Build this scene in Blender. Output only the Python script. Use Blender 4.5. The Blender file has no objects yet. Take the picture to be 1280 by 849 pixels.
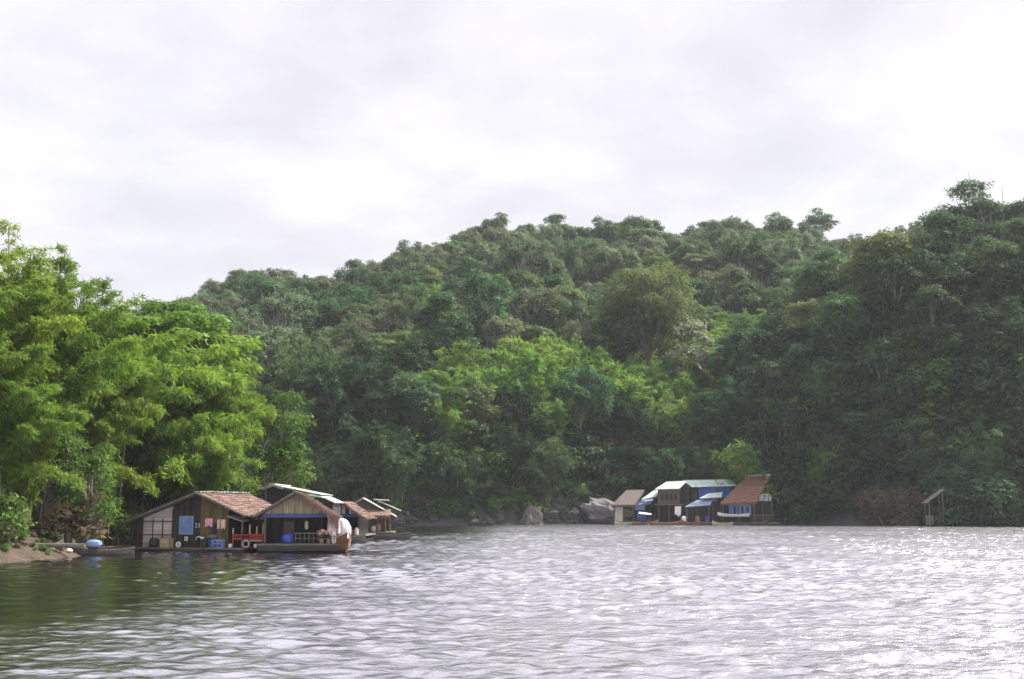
import bpy, math, random
import numpy as np
from mathutils import Vector, Matrix, noise as mnoise

R = math.radians
scene = bpy.context.scene
col = scene.collection
random.seed(7)

# ------------------------------------------------------------------ camera
CAM_Z, FPX = 2.5, 1500.0
PITCH = math.atan(207.5 / FPX)
cp, sp = math.cos(PITCH), math.sin(PITCH)
cam_d = bpy.data.cameras.new('camera'); cam = bpy.data.objects.new('camera', cam_d); col.objects.link(cam)
cam.location = (0, 0, CAM_Z); cam.rotation_euler = (math.pi/2 + PITCH, 0, 0)
cam_d.sensor_width = 36; cam_d.lens = FPX/1280*36; cam_d.clip_end = 5000; cam_d.clip_start = .1
scene.camera = cam

def at(px, py, Y):
    """point of the place at distance Y along the view through a photo pixel"""
    x, v = px-640, 424.5-py
    d = (x, FPX*cp - v*sp, FPX*sp + v*cp)
    t = Y/d[1]
    return Vector((d[0]*t, Y, CAM_Z + d[2]*t))

# ------------------------------------------------------------------ tagging
def tag(o, label=None, cat=None, group=None, kind=None):
    if label: o['label'] = label
    if cat: o['category'] = cat
    if group: o['group'] = group
    if kind: o['kind'] = kind
    return o

def empty(name, loc, rz=0, label=None, cat=None, group=None):
    o = bpy.data.objects.new(name, None); col.objects.link(o)
    o.location = loc; o.rotation_euler = (0, 0, rz); o.empty_display_size = .3
    return tag(o, label, cat, group)

# ------------------------------------------------------------------ mesh helpers
def np_mesh(name, V, F, mat=None, smooth=False, attr=None):
    V = np.asarray(V, dtype=np.float32); F = np.asarray(F, dtype=np.int32)
    k = F.shape[1]
    me = bpy.data.meshes.new(name)
    me.vertices.add(len(V)); me.vertices.foreach_set('co', V.ravel())
    me.loops.add(F.size); me.loops.foreach_set('vertex_index', F.ravel())
    me.polygons.add(len(F))
    me.polygons.foreach_set('loop_start', np.arange(0, F.size, k, dtype=np.int32))
    me.polygons.foreach_set('loop_total', np.full(len(F), k, dtype=np.int32))
    if smooth: me.polygons.foreach_set('use_smooth', np.ones(len(F), dtype=bool))
    if attr is not None:
        a = me.attributes.new('tint', 'FLOAT', 'POINT'); a.data.foreach_set('value', np.asarray(attr, dtype=np.float32))
    me.update(calc_edges=True)
    if mat: me.materials.append(mat)
    return me

def link(name, me, parent=None, loc=None, rz=0):
    o = bpy.data.objects.new(name, me); col.objects.link(o)
    if parent: o.parent = parent
    if loc is not None: o.location = loc; o.rotation_euler = (0, 0, rz)
    return o

class MB:
    """collects boxes, prisms and tubes; build() links them as ONE mesh object"""
    def __init__(s): s.v = []; s.f = []
    def add(s, v, f):
        n = len(s.v); s.v += [tuple(p) for p in v]; s.f += [tuple(i+n for i in q) for q in f]; return s
    def box(s, x0, x1, y0, y1, z0, z1, M=None):
        v = [(x0,y0,z0),(x1,y0,z0),(x1,y1,z0),(x0,y1,z0),(x0,y0,z1),(x1,y0,z1),(x1,y1,z1),(x0,y1,z1)]
        if M: v = [tuple(M @ Vector(p)) for p in v]
        return s.add(v, [(3,2,1,0),(4,5,6,7),(0,1,5,4),(1,2,6,5),(2,3,7,6),(3,0,4,7)])
    def prism(s, poly, y0, y1):
        """polygon in (x,z), extruded in y"""
        n = len(poly)
        v = [(x,y0,z) for x,z in poly] + [(x,y1,z) for x,z in poly]
        f = [tuple(range(n)), tuple(range(2*n-1, n-1, -1))] + [(i, i+n, (i+1)%n+n, (i+1)%n) for i in range(n)]
        return s.add(v, f)
    def slab(s, a, b, c, d, th):
        """a sheet a-b-c-d with thickness th (downwards along its normal)"""
        a,b,c,d = map(Vector, (a,b,c,d)); n = (b-a).cross(d-a).normalized()*th
        v = [a,b,c,d,a-n,b-n,c-n,d-n]
        return s.add(v, [(0,1,2,3),(7,6,5,4),(0,4,5,1),(1,5,6,2),(2,6,7,3),(3,7,4,0)])
    def tube(s, pts, rad, sides=6):
        pts = [Vector(p) for p in pts]
        if not hasattr(rad, '__len__'): rad = [rad]*len(pts)
        rings = []
        for i, p in enumerate(pts):
            t = (pts[min(i+1, len(pts)-1)] - pts[max(i-1, 0)]).normalized()
            u = t.cross(Vector((0,0,1)) if abs(t.z) < .9 else Vector((1,0,0))).normalized(); w = t.cross(u)
            rings.append([p + (u*math.cos(2*math.pi*k/sides) + w*math.sin(2*math.pi*k/sides))*rad[i] for k in range(sides)])
        v = [q for r in rings for q in r]; f = []
        for i in range(len(pts)-1):
            for k in range(sides):
                f.append((i*sides+k, i*sides+(k+1)%sides, (i+1)*sides+(k+1)%sides, (i+1)*sides+k))
        f.append(tuple(range(sides-1, -1, -1))); f.append(tuple(range((len(pts)-1)*sides, len(pts)*sides)))
        return s.add(v, f)
    def lathe(s, prof, c=(0,0,0), sides=12):
        v = []; f = []
        for r, z in prof:
            for k in range(sides):
                a = 2*math.pi*k/sides; v.append((c[0]+r*math.cos(a), c[1]+r*math.sin(a), c[2]+z))
        for i in range(len(prof)-1):
            for k in range(sides): f.append((i*sides+k, i*sides+(k+1)%sides, (i+1)*sides+(k+1)%sides, (i+1)*sides+k))
        f.append(tuple(range(sides-1,-1,-1))); f.append(tuple(range((len(prof)-1)*sides, len(prof)*sides)))
        return s.add(v, f)
    def mesh(s, name, mat, smooth=False):
        me = bpy.data.meshes.new(name); me.from_pydata(s.v, [], s.f)
        me.materials.append(mat)
        if smooth:
            for p in me.polygons: p.use_smooth = True
        me.update(); return me
    def build(s, name, mat, parent=None, loc=None, rz=0, smooth=False):
        return link(name, s.mesh(name, mat, smooth), parent, loc, rz)

def torus(mb, c, Rr, r, axis='y', n=16, m=7):
    v = []; f = []
    for i in range(n):
        a = 2*math.pi*i/n
        for j in range(m):
            b = 2*math.pi*j/m; q = Rr + r*math.cos(b); h = r*math.sin(b)
            p = (q*math.cos(a), h, q*math.sin(a)) if axis == 'y' else (q*math.cos(a), q*math.sin(a), h)
            v.append((c[0]+p[0], c[1]+p[1], c[2]+p[2]))
    for i in range(n):
        for j in range(m): f.append((i*m+j, i*m+(j+1)%m, ((i+1)%n)*m+(j+1)%m, ((i+1)%n)*m+j))
    return mb.add(v, f)

# ------------------------------------------------------------------ materials
class NT:
    def __init__(s, name):
        s.m = bpy.data.materials.new(name); s.m.use_nodes = True; s.t = s.m.node_tree; s.t.nodes.clear()
    def n(s, typ, ins=None, **kw):
        nd = s.t.nodes.new(typ)
        for k, v in kw.items(): setattr(nd, k, v)
        for k, v in (ins or {}).items():
            if isinstance(v, bpy.types.NodeSocket): s.t.links.new(v, nd.inputs[k])
            else: nd.inputs[k].default_value = v
        return nd
    def ramp(s, fac, stops):
        r = s.n('ShaderNodeValToRGB', {'Fac': fac}); e = r.color_ramp.elements
        while len(e) < len(stops): e.new(.5)
        for i, (p, c) in enumerate(stops): e[i].position = p; e[i].color = (*c, 1)
        return r.outputs[0]
    def out(s, sh): s.n('ShaderNodeOutputMaterial', {'Surface': sh}); return s.m

def surf(name, c1, c2, scale=3, stretch=(1,1,1), rough=.8, bump=.3, detail=5, dirt=None, planks=None, spec=.3):
    """weathered surface: two colours mixed by stretched noise, optional board joints and dirt"""
    N = NT(name); tc = N.n('ShaderNodeTexCoord').outputs['Object']
    mp = N.n('ShaderNodeMapping', {'Vector': tc, 'Scale': stretch}).outputs[0]
    nz = N.n('ShaderNodeTexNoise', {'Vector': mp, 'Scale': scale, 'Detail': detail, 'Roughness': .65}).outputs[0]
    c = N.ramp(nz, [(.3, c1), (.7, c2)])
    h = nz
    if planks:
        ax, w, depth = planks
        sep = N.n('ShaderNodeSeparateXYZ', {'Vector': tc}).outputs[ax]
        a = N.n('ShaderNodeMath', {0: sep, 1: w}, operation='DIVIDE').outputs[0]
        fr = N.n('ShaderNodeMath', {0: a}, operation='FRACT').outputs[0]
        fl = N.n('ShaderNodeMath', {0: a}, operation='FLOOR').outputs[0]
        wn = N.n('ShaderNodeTexWhiteNoise', {'W': fl}, noise_dimensions='1D').outputs['Value']
        g = N.n('ShaderNodeMapRange', {'Value': fr, 'From Min': 0.0, 'From Max': .14, 'To Min': .25, 'To Max': 1.0}).outputs[0]
        tone = N.n('ShaderNodeMapRange', {'Value': wn, 'To Min': 1-depth, 'To Max': 1+depth*.5}).outputs[0]
        f = N.n('ShaderNodeMath', {0: g, 1: tone}, operation='MULTIPLY').outputs[0]
        c = N.n('ShaderNodeVectorMath', {0: c, 'Scale': f}, operation='SCALE').outputs[0]
        h = N.n('ShaderNodeMath', {0: nz, 1: g}, operation='ADD').outputs[0]
    if dirt:
        d = N.n('ShaderNodeTexNoise', {'Vector': tc, 'Scale': .9, 'Detail': 7, 'Roughness': .7}).outputs[0]
        k = N.n('ShaderNodeMapRange', {'Value': d, 'From Min': .45, 'From Max': .7}).outputs[0]
        mx = N.n('ShaderNodeMix', {'Factor': k}, data_type='RGBA')
        N.t.links.new(c, mx.inputs[6]); mx.inputs[7].default_value = (*dirt, 1); c = mx.outputs[2]
    b = N.n('ShaderNodeBump', {'Height': h, 'Strength': bump, 'Distance': .05}).outputs[0]
    p = N.n('ShaderNodeBsdfPrincipled', {'Base Color': c, 'Roughness': rough, 'Normal': b, 'Specular IOR Level': spec})
    return N.out(p.outputs[0])

def leaf(name, ca, cb, hue=.02, val=.25, trans=.35):
    N = NT(name)
    t = N.n('ShaderNodeAttribute', attribute_name='tint').outputs['Fac']
    c = N.ramp(t, [(0, ca), (1, cb)])
    r = N.n('ShaderNodeObjectInfo').outputs['Random']
    hv = N.n('ShaderNodeMapRange', {'Value': r, 'To Min': .5-hue, 'To Max': .5+hue}).outputs[0]
    r2 = N.n('ShaderNodeTexWhiteNoise', {'W': r}, noise_dimensions='1D').outputs['Value']
    vv = N.n('ShaderNodeMapRange', {'Value': r2, 'To Min': 1-val, 'To Max': 1+val}).outputs[0]
    c = N.n('ShaderNodeHueSaturation', {'Hue': hv, 'Value': vv, 'Color': c}).outputs[0]
    tc = N.n('ShaderNodeHueSaturation', {'Hue': .485, 'Saturation': 1.1, 'Value': 1.25, 'Color': c}).outputs[0]
    d = N.n('ShaderNodeBsdfDiffuse', {'Color': c}).outputs[0]
    tr = N.n('ShaderNodeBsdfTranslucent', {'Color': tc}).outputs[0]
    g = N.n('ShaderNodeBsdfGlossy', {'Color': (1,1,1,1), 'Roughness': .45}).outputs[0]
    m = N.n('ShaderNodeMixShader', {0: trans, 1: d, 2: tr}).outputs[0]
    m = N.n('ShaderNodeMixShader', {0: .007, 1: m, 2: g}).outputs[0]
    return N.out(m)

BARK = surf('bark', (.10,.085,.07), (.22,.19,.16), 4, (1,1,.3), .9, .5)
BARK_PALE = surf('bark_pale', (.22,.20,.17), (.38,.35,.31), 4, (1,1,.3), .9, .4)
CULM = surf('culm', (.10,.12,.05), (.20,.20,.09), 3, (1,1,.2), .6, .2)
L_DARK = leaf('leaf_dark', (.026,.064,.027), (.072,.126,.048), .03, .3)
L_OLIVE = leaf('leaf_olive', (.048,.084,.030), (.112,.156,.056), .03, .3)
L_PALE = leaf('leaf_pale', (.062,.098,.050), (.125,.162,.082), .03, .3)
L_BROWN = leaf('leaf_brown', (.070,.078,.042), (.112,.116,.064), .006, .25)
L_BRIGHT = leaf('leaf_bright', (.040,.095,.018), (.105,.175,.034), .012, .3)
L_SHADED = leaf('leaf_shaded', (.013,.034,.014), (.040,.074,.028), .02, .3, .25)  # leaf colour darkened to carry the shade of spur and lower bank
L_BAMBOO = leaf('leaf_bamboo', (.054,.115,.017), (.148,.225,.040), .012, .22, .46)
L_BAMBOO_FAR = leaf('leaf_bamboo_far', (.046,.118,.026), (.150,.245,.048), .02, .3, .40)
L_SILVER = leaf('leaf_silver', (.09,.12,.065), (.19,.22,.14), .01, .1)
L_DRY = leaf('leaf_dry', (.075,.062,.036), (.12,.095,.052), .01, .3)
L_NEAR = leaf('leaf_near', (.034,.080,.012), (.085,.140,.026), .008, .15)

# ------------------------------------------------------------------ vegetation generators
def unit(a): return a/np.maximum(np.linalg.norm(a, axis=-1, keepdims=True), 1e-9)

def leaf_quads(P, D, N, L, W, tint):
    """one folded rhombic leaf per point"""
    S = unit(np.cross(D, N)); Lc = L[:, None]; Wc = W[:, None]
    V = np.stack([P, P + D*Lc*.45 + S*Wc*.5 - N*Wc*.12, P + D*Lc, P + D*Lc*.45 - S*Wc*.5 - N*Wc*.12], 1).reshape(-1, 3)
    F = np.arange(len(P)*4).reshape(-1, 4)
    return V, F, np.repeat(tint, 4)

def crown_mesh(name, rng, clumps, per, size, mat, flat=.7, droop=.25, up=.7):
    """leaf-sized faces gathered in clumps: (x, y, z, radius)"""
    Ps, Ds, Ns, Ls, Ws, Ts = [], [], [], [], [], []
    for (x, y, z, r) in clumps:
        n = max(20, int(per*r*r))
        d = unit(rng.normal(size=(n, 3)))
        flip = (d[:, 2] < 0) & (rng.random(n) < .6); d[flip, 2] *= -1
        lump = 1 + .3*np.sin(d[:, 0]*4+x*3)*np.sin(d[:, 1]*4+y*3)
        rad = r*(.45 + .6*np.sqrt(rng.random(n)))*lump
        P = np.array([x, y, z]) + d*rad[:, None]*np.array([1, 1, flat])
        nn = unit(d*.55 + np.array([0, 0, up]) + rng.normal(size=(n, 3))*.32)
        D = unit(np.cross(nn, rng.normal(size=(n, 3)))); D[:, 2] -= droop; D = unit(D)
        Ps.append(P); Ds.append(D); Ns.append(nn)
        s = size*(.65 + .7*rng.random(n)); Ls.append(s); Ws.append(s*.6)
        Ts.append(np.clip(rng.random()*.6 + rng.normal(size=n)*.10 + .2, 0, 1))
    c = np.concatenate
    V, F, T = leaf_quads(c(Ps), c(Ds), c(Ns), c(Ls), c(Ws), c(Ts))
    return np_mesh(name, V, F, mat, attr=T)

def broadleaf(seed, H, cr, ch, n, leafs, mat, per=130, style='round', bark=BARK, clump=(.24, .40), lean=(0, 0)):
    """trunk with limbs and a crown mesh; returns (trunk mesh, crown mesh)"""
    rng = np.random.default_rng(seed)
    base = H-ch; top = np.array([lean[0], lean[1], 0.])
    cl = []
    for i in range(n):
        for _ in range(50):
            d = unit(rng.normal(size=3)); rr = rng.random()**.4
            p = d*rr
            if style == 'flat' and p[2] < -.1: continue
            if style == 'round' and p[2] < -.65: continue
            r = cr*rng.uniform(*clump)
            w = 1.0 if style != 'cone' else (1.1 - .75*(p[2]*.5+.5))
            q = np.array([p[0]*(cr-r*.7)*w, p[1]*(cr-r*.7)*w, base + ch*(.5 + .5*p[2])])
            if style == 'flat': q[2] = base + ch*(.35 + .55*p[2])
            if style == 'layer': q[2] = base + ch*(round((p[2]*.5+.5)*3)/3*.9+.05)
            q += top*(q[2]/H)
            if all(np.linalg.norm(q-np.array(o[:3])) > .55*max(r, o[3]) for o in cl): break
        cl.append((q[0], q[1], q[2], r))
    crown = crown_mesh('crown', rng, cl, per, leafs, mat, flat=.42 if style in ('flat', 'layer') else .72)
    tb = MB(); r0 = H*.018 + .06
    pts = [(0, 0, -1.5)]; rad = [r0*1.35]
    for k in range(1, 7):
        t = k/6; z = (base+ch*.6)*t
        pts.append((top[0]*t + rng.normal()*.12, top[1]*t + rng.normal()*.12, z)); rad.append(r0*(1-.72*t))
    tb.tube(pts, rad, 7)
    for (x, y, z, r) in cl:
        zz = min(z-.3, base*.75 + ch*.55*rng.random()); zz = max(zz, base*.55)
        t = zz/(base+ch*.6); o = np.array([top[0]*t, top[1]*t, zz]); e = np.array([x, y, z])
        m = o*.45 + e*.55 + np.array([0, 0, -.12*np.linalg.norm(e-o)]) + rng.normal(size=3)*.15
        rr = r0*.34
        tb.tube([o, m, e, e+(e-m)*.35], [rr, rr*.65, rr*.35, rr*.1], 5)
        for _ in range(2):
            g = e + rng.normal(size=3)*r*.6
            tb.tube([m*.4+e*.6, g], [rr*.35, rr*.08], 4)
    return tb.mesh('trunk', bark), crown

def bamboo(seed, H, nc, spread, leafL, leafW, mat, nb=26, nl=15, bias=(0, 0), plume=1.3, t0=.22, pw=2.4):
    """a clump of arching culms with drooping feathery sprays"""
    rng = np.random.default_rng(seed)
    tb = MB(); Ps, Ds, Ns, Ls, Ts = [], [], [], [], []
    for c in range(nc):
        az = rng.random()*2*np.pi; h = H*rng.uniform(.6, 1.0)
        out = np.array([np.cos(az), np.sin(az)])*rng.uniform(.15, 1)**.7*spread + np.array(bias)*rng.uniform(.4, 1.2)
        b0 = rng.normal(size=2)*.5 + out*.08
        def pos(t, h=h, out=out, b0=b0):
            t = np.asarray(t, dtype=float)
            xy = b0 + out*(t**pw)[..., None]
            sl = np.linalg.norm(out)/h
            z = h*(t - (.55 if pw < 2.5 else .85)*min(sl, .9)*t**4)
            return np.concatenate([xy, z[..., None]], -1)
        T = np.linspace(0, 1, 9); pp = pos(T); pp[0, 2] = -1
        tb.tube(pp, list(.055*(1-.9*T)+.004), 5)
        tone = rng.random()*.6
        k = int(nb*rng.uniform(.8, 1.2)); t = t0 + (1-t0)*rng.random(k)**.75
        p0 = pos(t); tan = unit(pos(np.minimum(t+.03, 1.03)) - pos(t-.03))
        bd = unit(tan*.55 + rng.normal(size=(k, 3))*np.array([.8, .8, .45]))
        bl = plume*(.35 + .8*rng.random(k))*(1.25 - .75*t)
        for i in range(k):
            s = np.linspace(.12, 1, nl) + rng.random(nl)*.05
            P = p0[i] + bd[i]*(s*bl[i])[:, None]; P[:, 2] -= .38*bl[i]*s**2
            D = unit(bd[i] + np.array([0, 0, -.75]) + rng.normal(size=(nl, 3))*.55)
            Ps.append(P + rng.normal(size=P.shape)*np.array([.13, .13, .06])); Ds.append(D)
            Ns.append(unit(np.array([0, 0, .6]) + rng.normal(size=(nl, 3))*.6))
            Ls.append(leafL*(.6+.7*rng.random(nl)))
            Ts.append(np.clip(tone + .35*rng.random() + rng.normal(size=nl)*.12 + .1, 0, 1))
    c = np.concatenate; L = c(Ls)
    V, F, T = leaf_quads(c(Ps), c(Ds), c(Ns), L, L*leafW/leafL, c(Ts))
    return tb.mesh('culm_cluster', CULM), np_mesh('foliage', V, F, mat, attr=T)

def shrub(seed, r, h, leafs, mat, n=9, per=150):
    rng = np.random.default_rng(seed); cl = []
    for i in range(n):
        a = rng.random()*6.28; q = rng.random()**.6*r*.7
        cl.append((math.cos(a)*q, math.sin(a)*q, h*rng.uniform(.25, .8)*(1-.35*q/r), r*rng.uniform(.3, .5)))
    tb = MB()
    for (x, y, z, rr) in cl: tb.tube([(x*.15, y*.15, -.4), (x*.6, y*.6, z*.5), (x, y, z)], [.05, .035, .01], 4)
    return tb.mesh('stem', BARK), crown_mesh('foliage', rng, cl, per, leafs, mat)

def vine_column(seed, H, r, leafs, mat):
    """a dead-straight trunk hung all the way down with creepers"""
    rng = np.random.default_rng(seed); cl = []
    for s in range(7):
        a = rng.random()*6.28; q = r*rng.uniform(.3, .8); top = H*rng.uniform(.7, 1)
        k = int(top/.9)
        for i in range(k):
            z = top*(i+.5)/k
            cl.append((math.cos(a)*q + rng.normal()*.25, math.sin(a)*q + rng.normal()*.25, z, r*rng.uniform(.22, .4)))
    tb = MB(); tb.tube([(0,0,-1.5), (.2,.1,H*.5), (0,0,H*.95)], [.3,.22,.08], 7)
    for k in range(5):
        a = k*1.3; tb.tube([(0,0,H*.9), (math.cos(a)*r, math.sin(a)*r, H*.85), (math.cos(a)*r*1.1, math.sin(a)*r*1.1, H*.3)], [.07,.05,.02], 4)
    return tb.mesh('trunk', BARK), crown_mesh('crown', rng, cl, 200, leafs, mat, flat=1.5, droop=.9, up=.2)

def twig_tree(seed, H, mat, nleaf=700):
    """nearly bare tree, many fine branches and a few dry leaves"""
    rng = np.random.default_rng(seed); tb = MB(); tips = []
    def grow(p, d, l, r, lev):
        m = p + d*l*.5 + rng.normal(size=3)*l*.06; e = p + d*l + rng.normal(size=3)*l*.08
        tb.tube([p, m, e], [r, r*.8, r*.6], 5 if lev < 2 else 3)
        if lev == 5: tips.append(e); return
        for _ in range(3 if lev else 4):
            nd = unit(d + rng.normal(size=3)*.62 + np.array([0, 0, .12])); grow(e, nd, l*rng.uniform(.58, .8), r*.55, lev+1)
    grow(np.array([0, 0, -1.]), np.array([0, 0, 1.]), H*.34, H*.018, 0)
    tips = np.array(tips); P = tips[rng.integers(0, len(tips), nleaf)] + rng.normal(size=(nleaf, 3))*.3
    D = unit(rng.normal(size=(nleaf, 3))); N = unit(rng.normal(size=(nleaf, 3))); L = .3*(.6+.7*rng.random(nleaf))
    V, F, T = leaf_quads(P, D, N, L, L*.5, rng.random(nleaf))
    return tb.mesh('trunk', BARK_PALE), np_mesh('crown', V, F, mat, attr=T)

def plant(name, meshes, parts, loc, rz, sc, label, cat, group=None, tilt=(0, 0)):
    e = empty(name, loc, rz, label, cat, group); e.rotation_euler = (tilt[0], tilt[1], rz)
    e.scale = (sc[0], sc[0], sc[1]) if hasattr(sc, '__len__') else (sc, sc, sc)
    for pn, me in zip(parts, meshes): link(pn, me, e)
    return e
# ------------------------------------------------------------------ terrain
def interp(x, pts):
    xs = np.array([p[0] for p in pts], float); ys = np.array([p[1] for p in pts], float)
    return np.interp(x, xs, ys)
def smooth(t): t = np.clip(t, 0, 1); return t*t*(3-2*t)

SHORE_LEFT = [(-200,-34),(30,-26),(50,-23.6),(54,-22.4),(58,-21.2),(61,-21.4),(65,-22.8),(75,-23.2),(80,-21.3),(90,-19.6),(105,-19),(115,-20.5),(130,-30),(160,-70),(700,-300)]
SHORE_FAR = [(-400,230),(-80,165),(-40,152),(-17,148),(0,157),(14,167),(24,168),(33,167),(42,161),(50,157),(64,151),(100,140),(150,118),(300,60),(600,-50)]
YR = 400.
SKY = [(-400,470),(0,440),(215,378),(250,357),(300,338),(350,334),(420,342),(460,328),(520,306),(570,288),(600,276),(650,268),(700,272),(740,279),(780,274),(810,274),(830,288),(850,277),(900,272),(950,268),(1000,279),(1050,294),(1085,302),(1110,290),(1150,278),(1190,270),(1230,262),(1280,258),(1600,280),(2200,420)]
RIDGE = [(at(px, py, YR).x, at(px, py, YR).z - 13.5) for px, py in SKY]

def wob(X, Y, s, seed=0):
    """cheap smooth pseudo-noise"""
    a = np.sin(X*s*1.0+seed)*np.cos(Y*s*1.3+seed*2.1) + .6*np.sin(X*s*2.3+1.7+seed)*np.sin(Y*s*1.9+.6*seed) + .35*np.sin(X*s*4.1+Y*s*3.3+seed*3)
    return a/1.9

def height(X, Y):
    X = np.asarray(X, float); Y = np.asarray(Y, float)
    # left bank
    d = interp(Y, SHORE_LEFT) - X
    left = np.where(d < 0, np.maximum(.6*d, -2.5), np.minimum(.42*d, 1.3) + np.maximum(d-3.1, 0)*.16)
    left = np.minimum(left, 14) + np.where(d > 0, wob(X, Y, .9, 1)*.12*np.clip(d, 0, 1), 0)
    # far bank and hill
    yb = interp(X, SHORE_FAR) + wob(X, 0*Y, .35, 4)*1.2
    d = Y - yb
    hr = interp(X*YR/np.clip(Y, 230, 600), RIDGE) + wob(X, Y, .02, 2)*2
    t = np.clip((d-3)/(YR-yb), 0, 2)
    prof = np.where(t <= 1, np.clip(t, 0, 1)**.92, 1 - .9*(t-1))
    far = 8*smooth((d+.5)/9) + (hr-8)*prof + wob(X, Y, .06, 3)*2.2*np.clip(t*6, 0, 1)
    spur = (smooth((X-33)/20)*(22*smooth(d/11) + 8*smooth((d-8)/30)))*(1-smooth((Y-235)/60)*.6) + wob(X, Y, .1, 5)*1.2*smooth(d/20)
    far = np.maximum(far, spur)
    far = np.where(d < 0, np.maximum(.5*d, -2.5), np.maximum(far, .05*d))
    return np.maximum(left, far)

def make_ground():
    xs = np.concatenate([np.arange(-420, -60, 12), np.arange(-60, 80, 1.6), np.arange(80, 220, 4), np.arange(220, 641, 14)])
    ys = np.concatenate([np.arange(-160, 30, 10), np.arange(30, 210, 1.5), np.arange(210, 430, 5), np.arange(430, 720, 15)])
    X, Y = np.meshgrid(xs, ys); Z = height(X, Y)
    V = np.stack([X, Y, Z], -1).reshape(-1, 3)
    nx, ny = len(xs), len(ys); i = (np.arange(ny-1)[:, None]*nx + np.arange(nx-1)).ravel()
    F = np.stack([i, i+1, i+nx+1, i+nx], 1)
    N = NT('ground'); g = N.n('ShaderNodeNewGeometry'); pos = g.outputs['Position']
    n1 = N.n('ShaderNodeTexNoise', {'Vector': pos, 'Scale': .8, 'Detail': 8, 'Roughness': .7}).outputs[0]
    n2 = N.n('ShaderNodeTexNoise', {'Vector': pos, 'Scale': .12, 'Detail': 5}).outputs[0]
    soil = N.ramp(n1, [(.32, (.012,.009,.006)), (.5, (.050,.032,.018)), (.72, (.105,.068,.040))])
    floor = N.ramp(n1, [(.3, (.035,.04,.02)), (.7, (.09,.075,.045))])
    rock = N.ramp(n1, [(.3, (.022,.024,.022)), (.7, (.075,.072,.066))])
    s = N.n('ShaderNodeSeparateXYZ', {'Vector': pos})
    isl = N.n('ShaderNodeMapRange', {'Value': s.outputs[1], 'From Min': 100., 'From Max': 120., 'To Min': 1., 'To Max': 0.}).outputs[0]
    low = N.n('ShaderNodeMapRange', {'Value': s.outputs[2], 'From Min': 4., 'From Max': 9., 'To Min': 1., 'To Max': 0.}).outputs[0]
    m1 = N.n('ShaderNodeMix', {'Factor': low}, data_type='RGBA'); N.t.links.new(floor, m1.inputs[6]); N.t.links.new(rock, m1.inputs[7])
    m2 = N.n('ShaderNodeMix', {'Factor': isl}, data_type='RGBA'); N.t.links.new(m1.outputs[2], m2.inputs[6]); N.t.links.new(soil, m2.inputs[7])
    b = N.n('ShaderNodeBump', {'Height': n1, 'Strength': .8, 'Distance': .5}).outputs[0]
    p = N.n('ShaderNodeBsdfPrincipled', {'Base Color': m2.outputs[2], 'Roughness': .95, 'Normal': b})
    tag(link('terrain', np_mesh('terrain', V, F, N.out(p.outputs[0]), smooth=True)), kind='structure')
make_ground()

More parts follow.
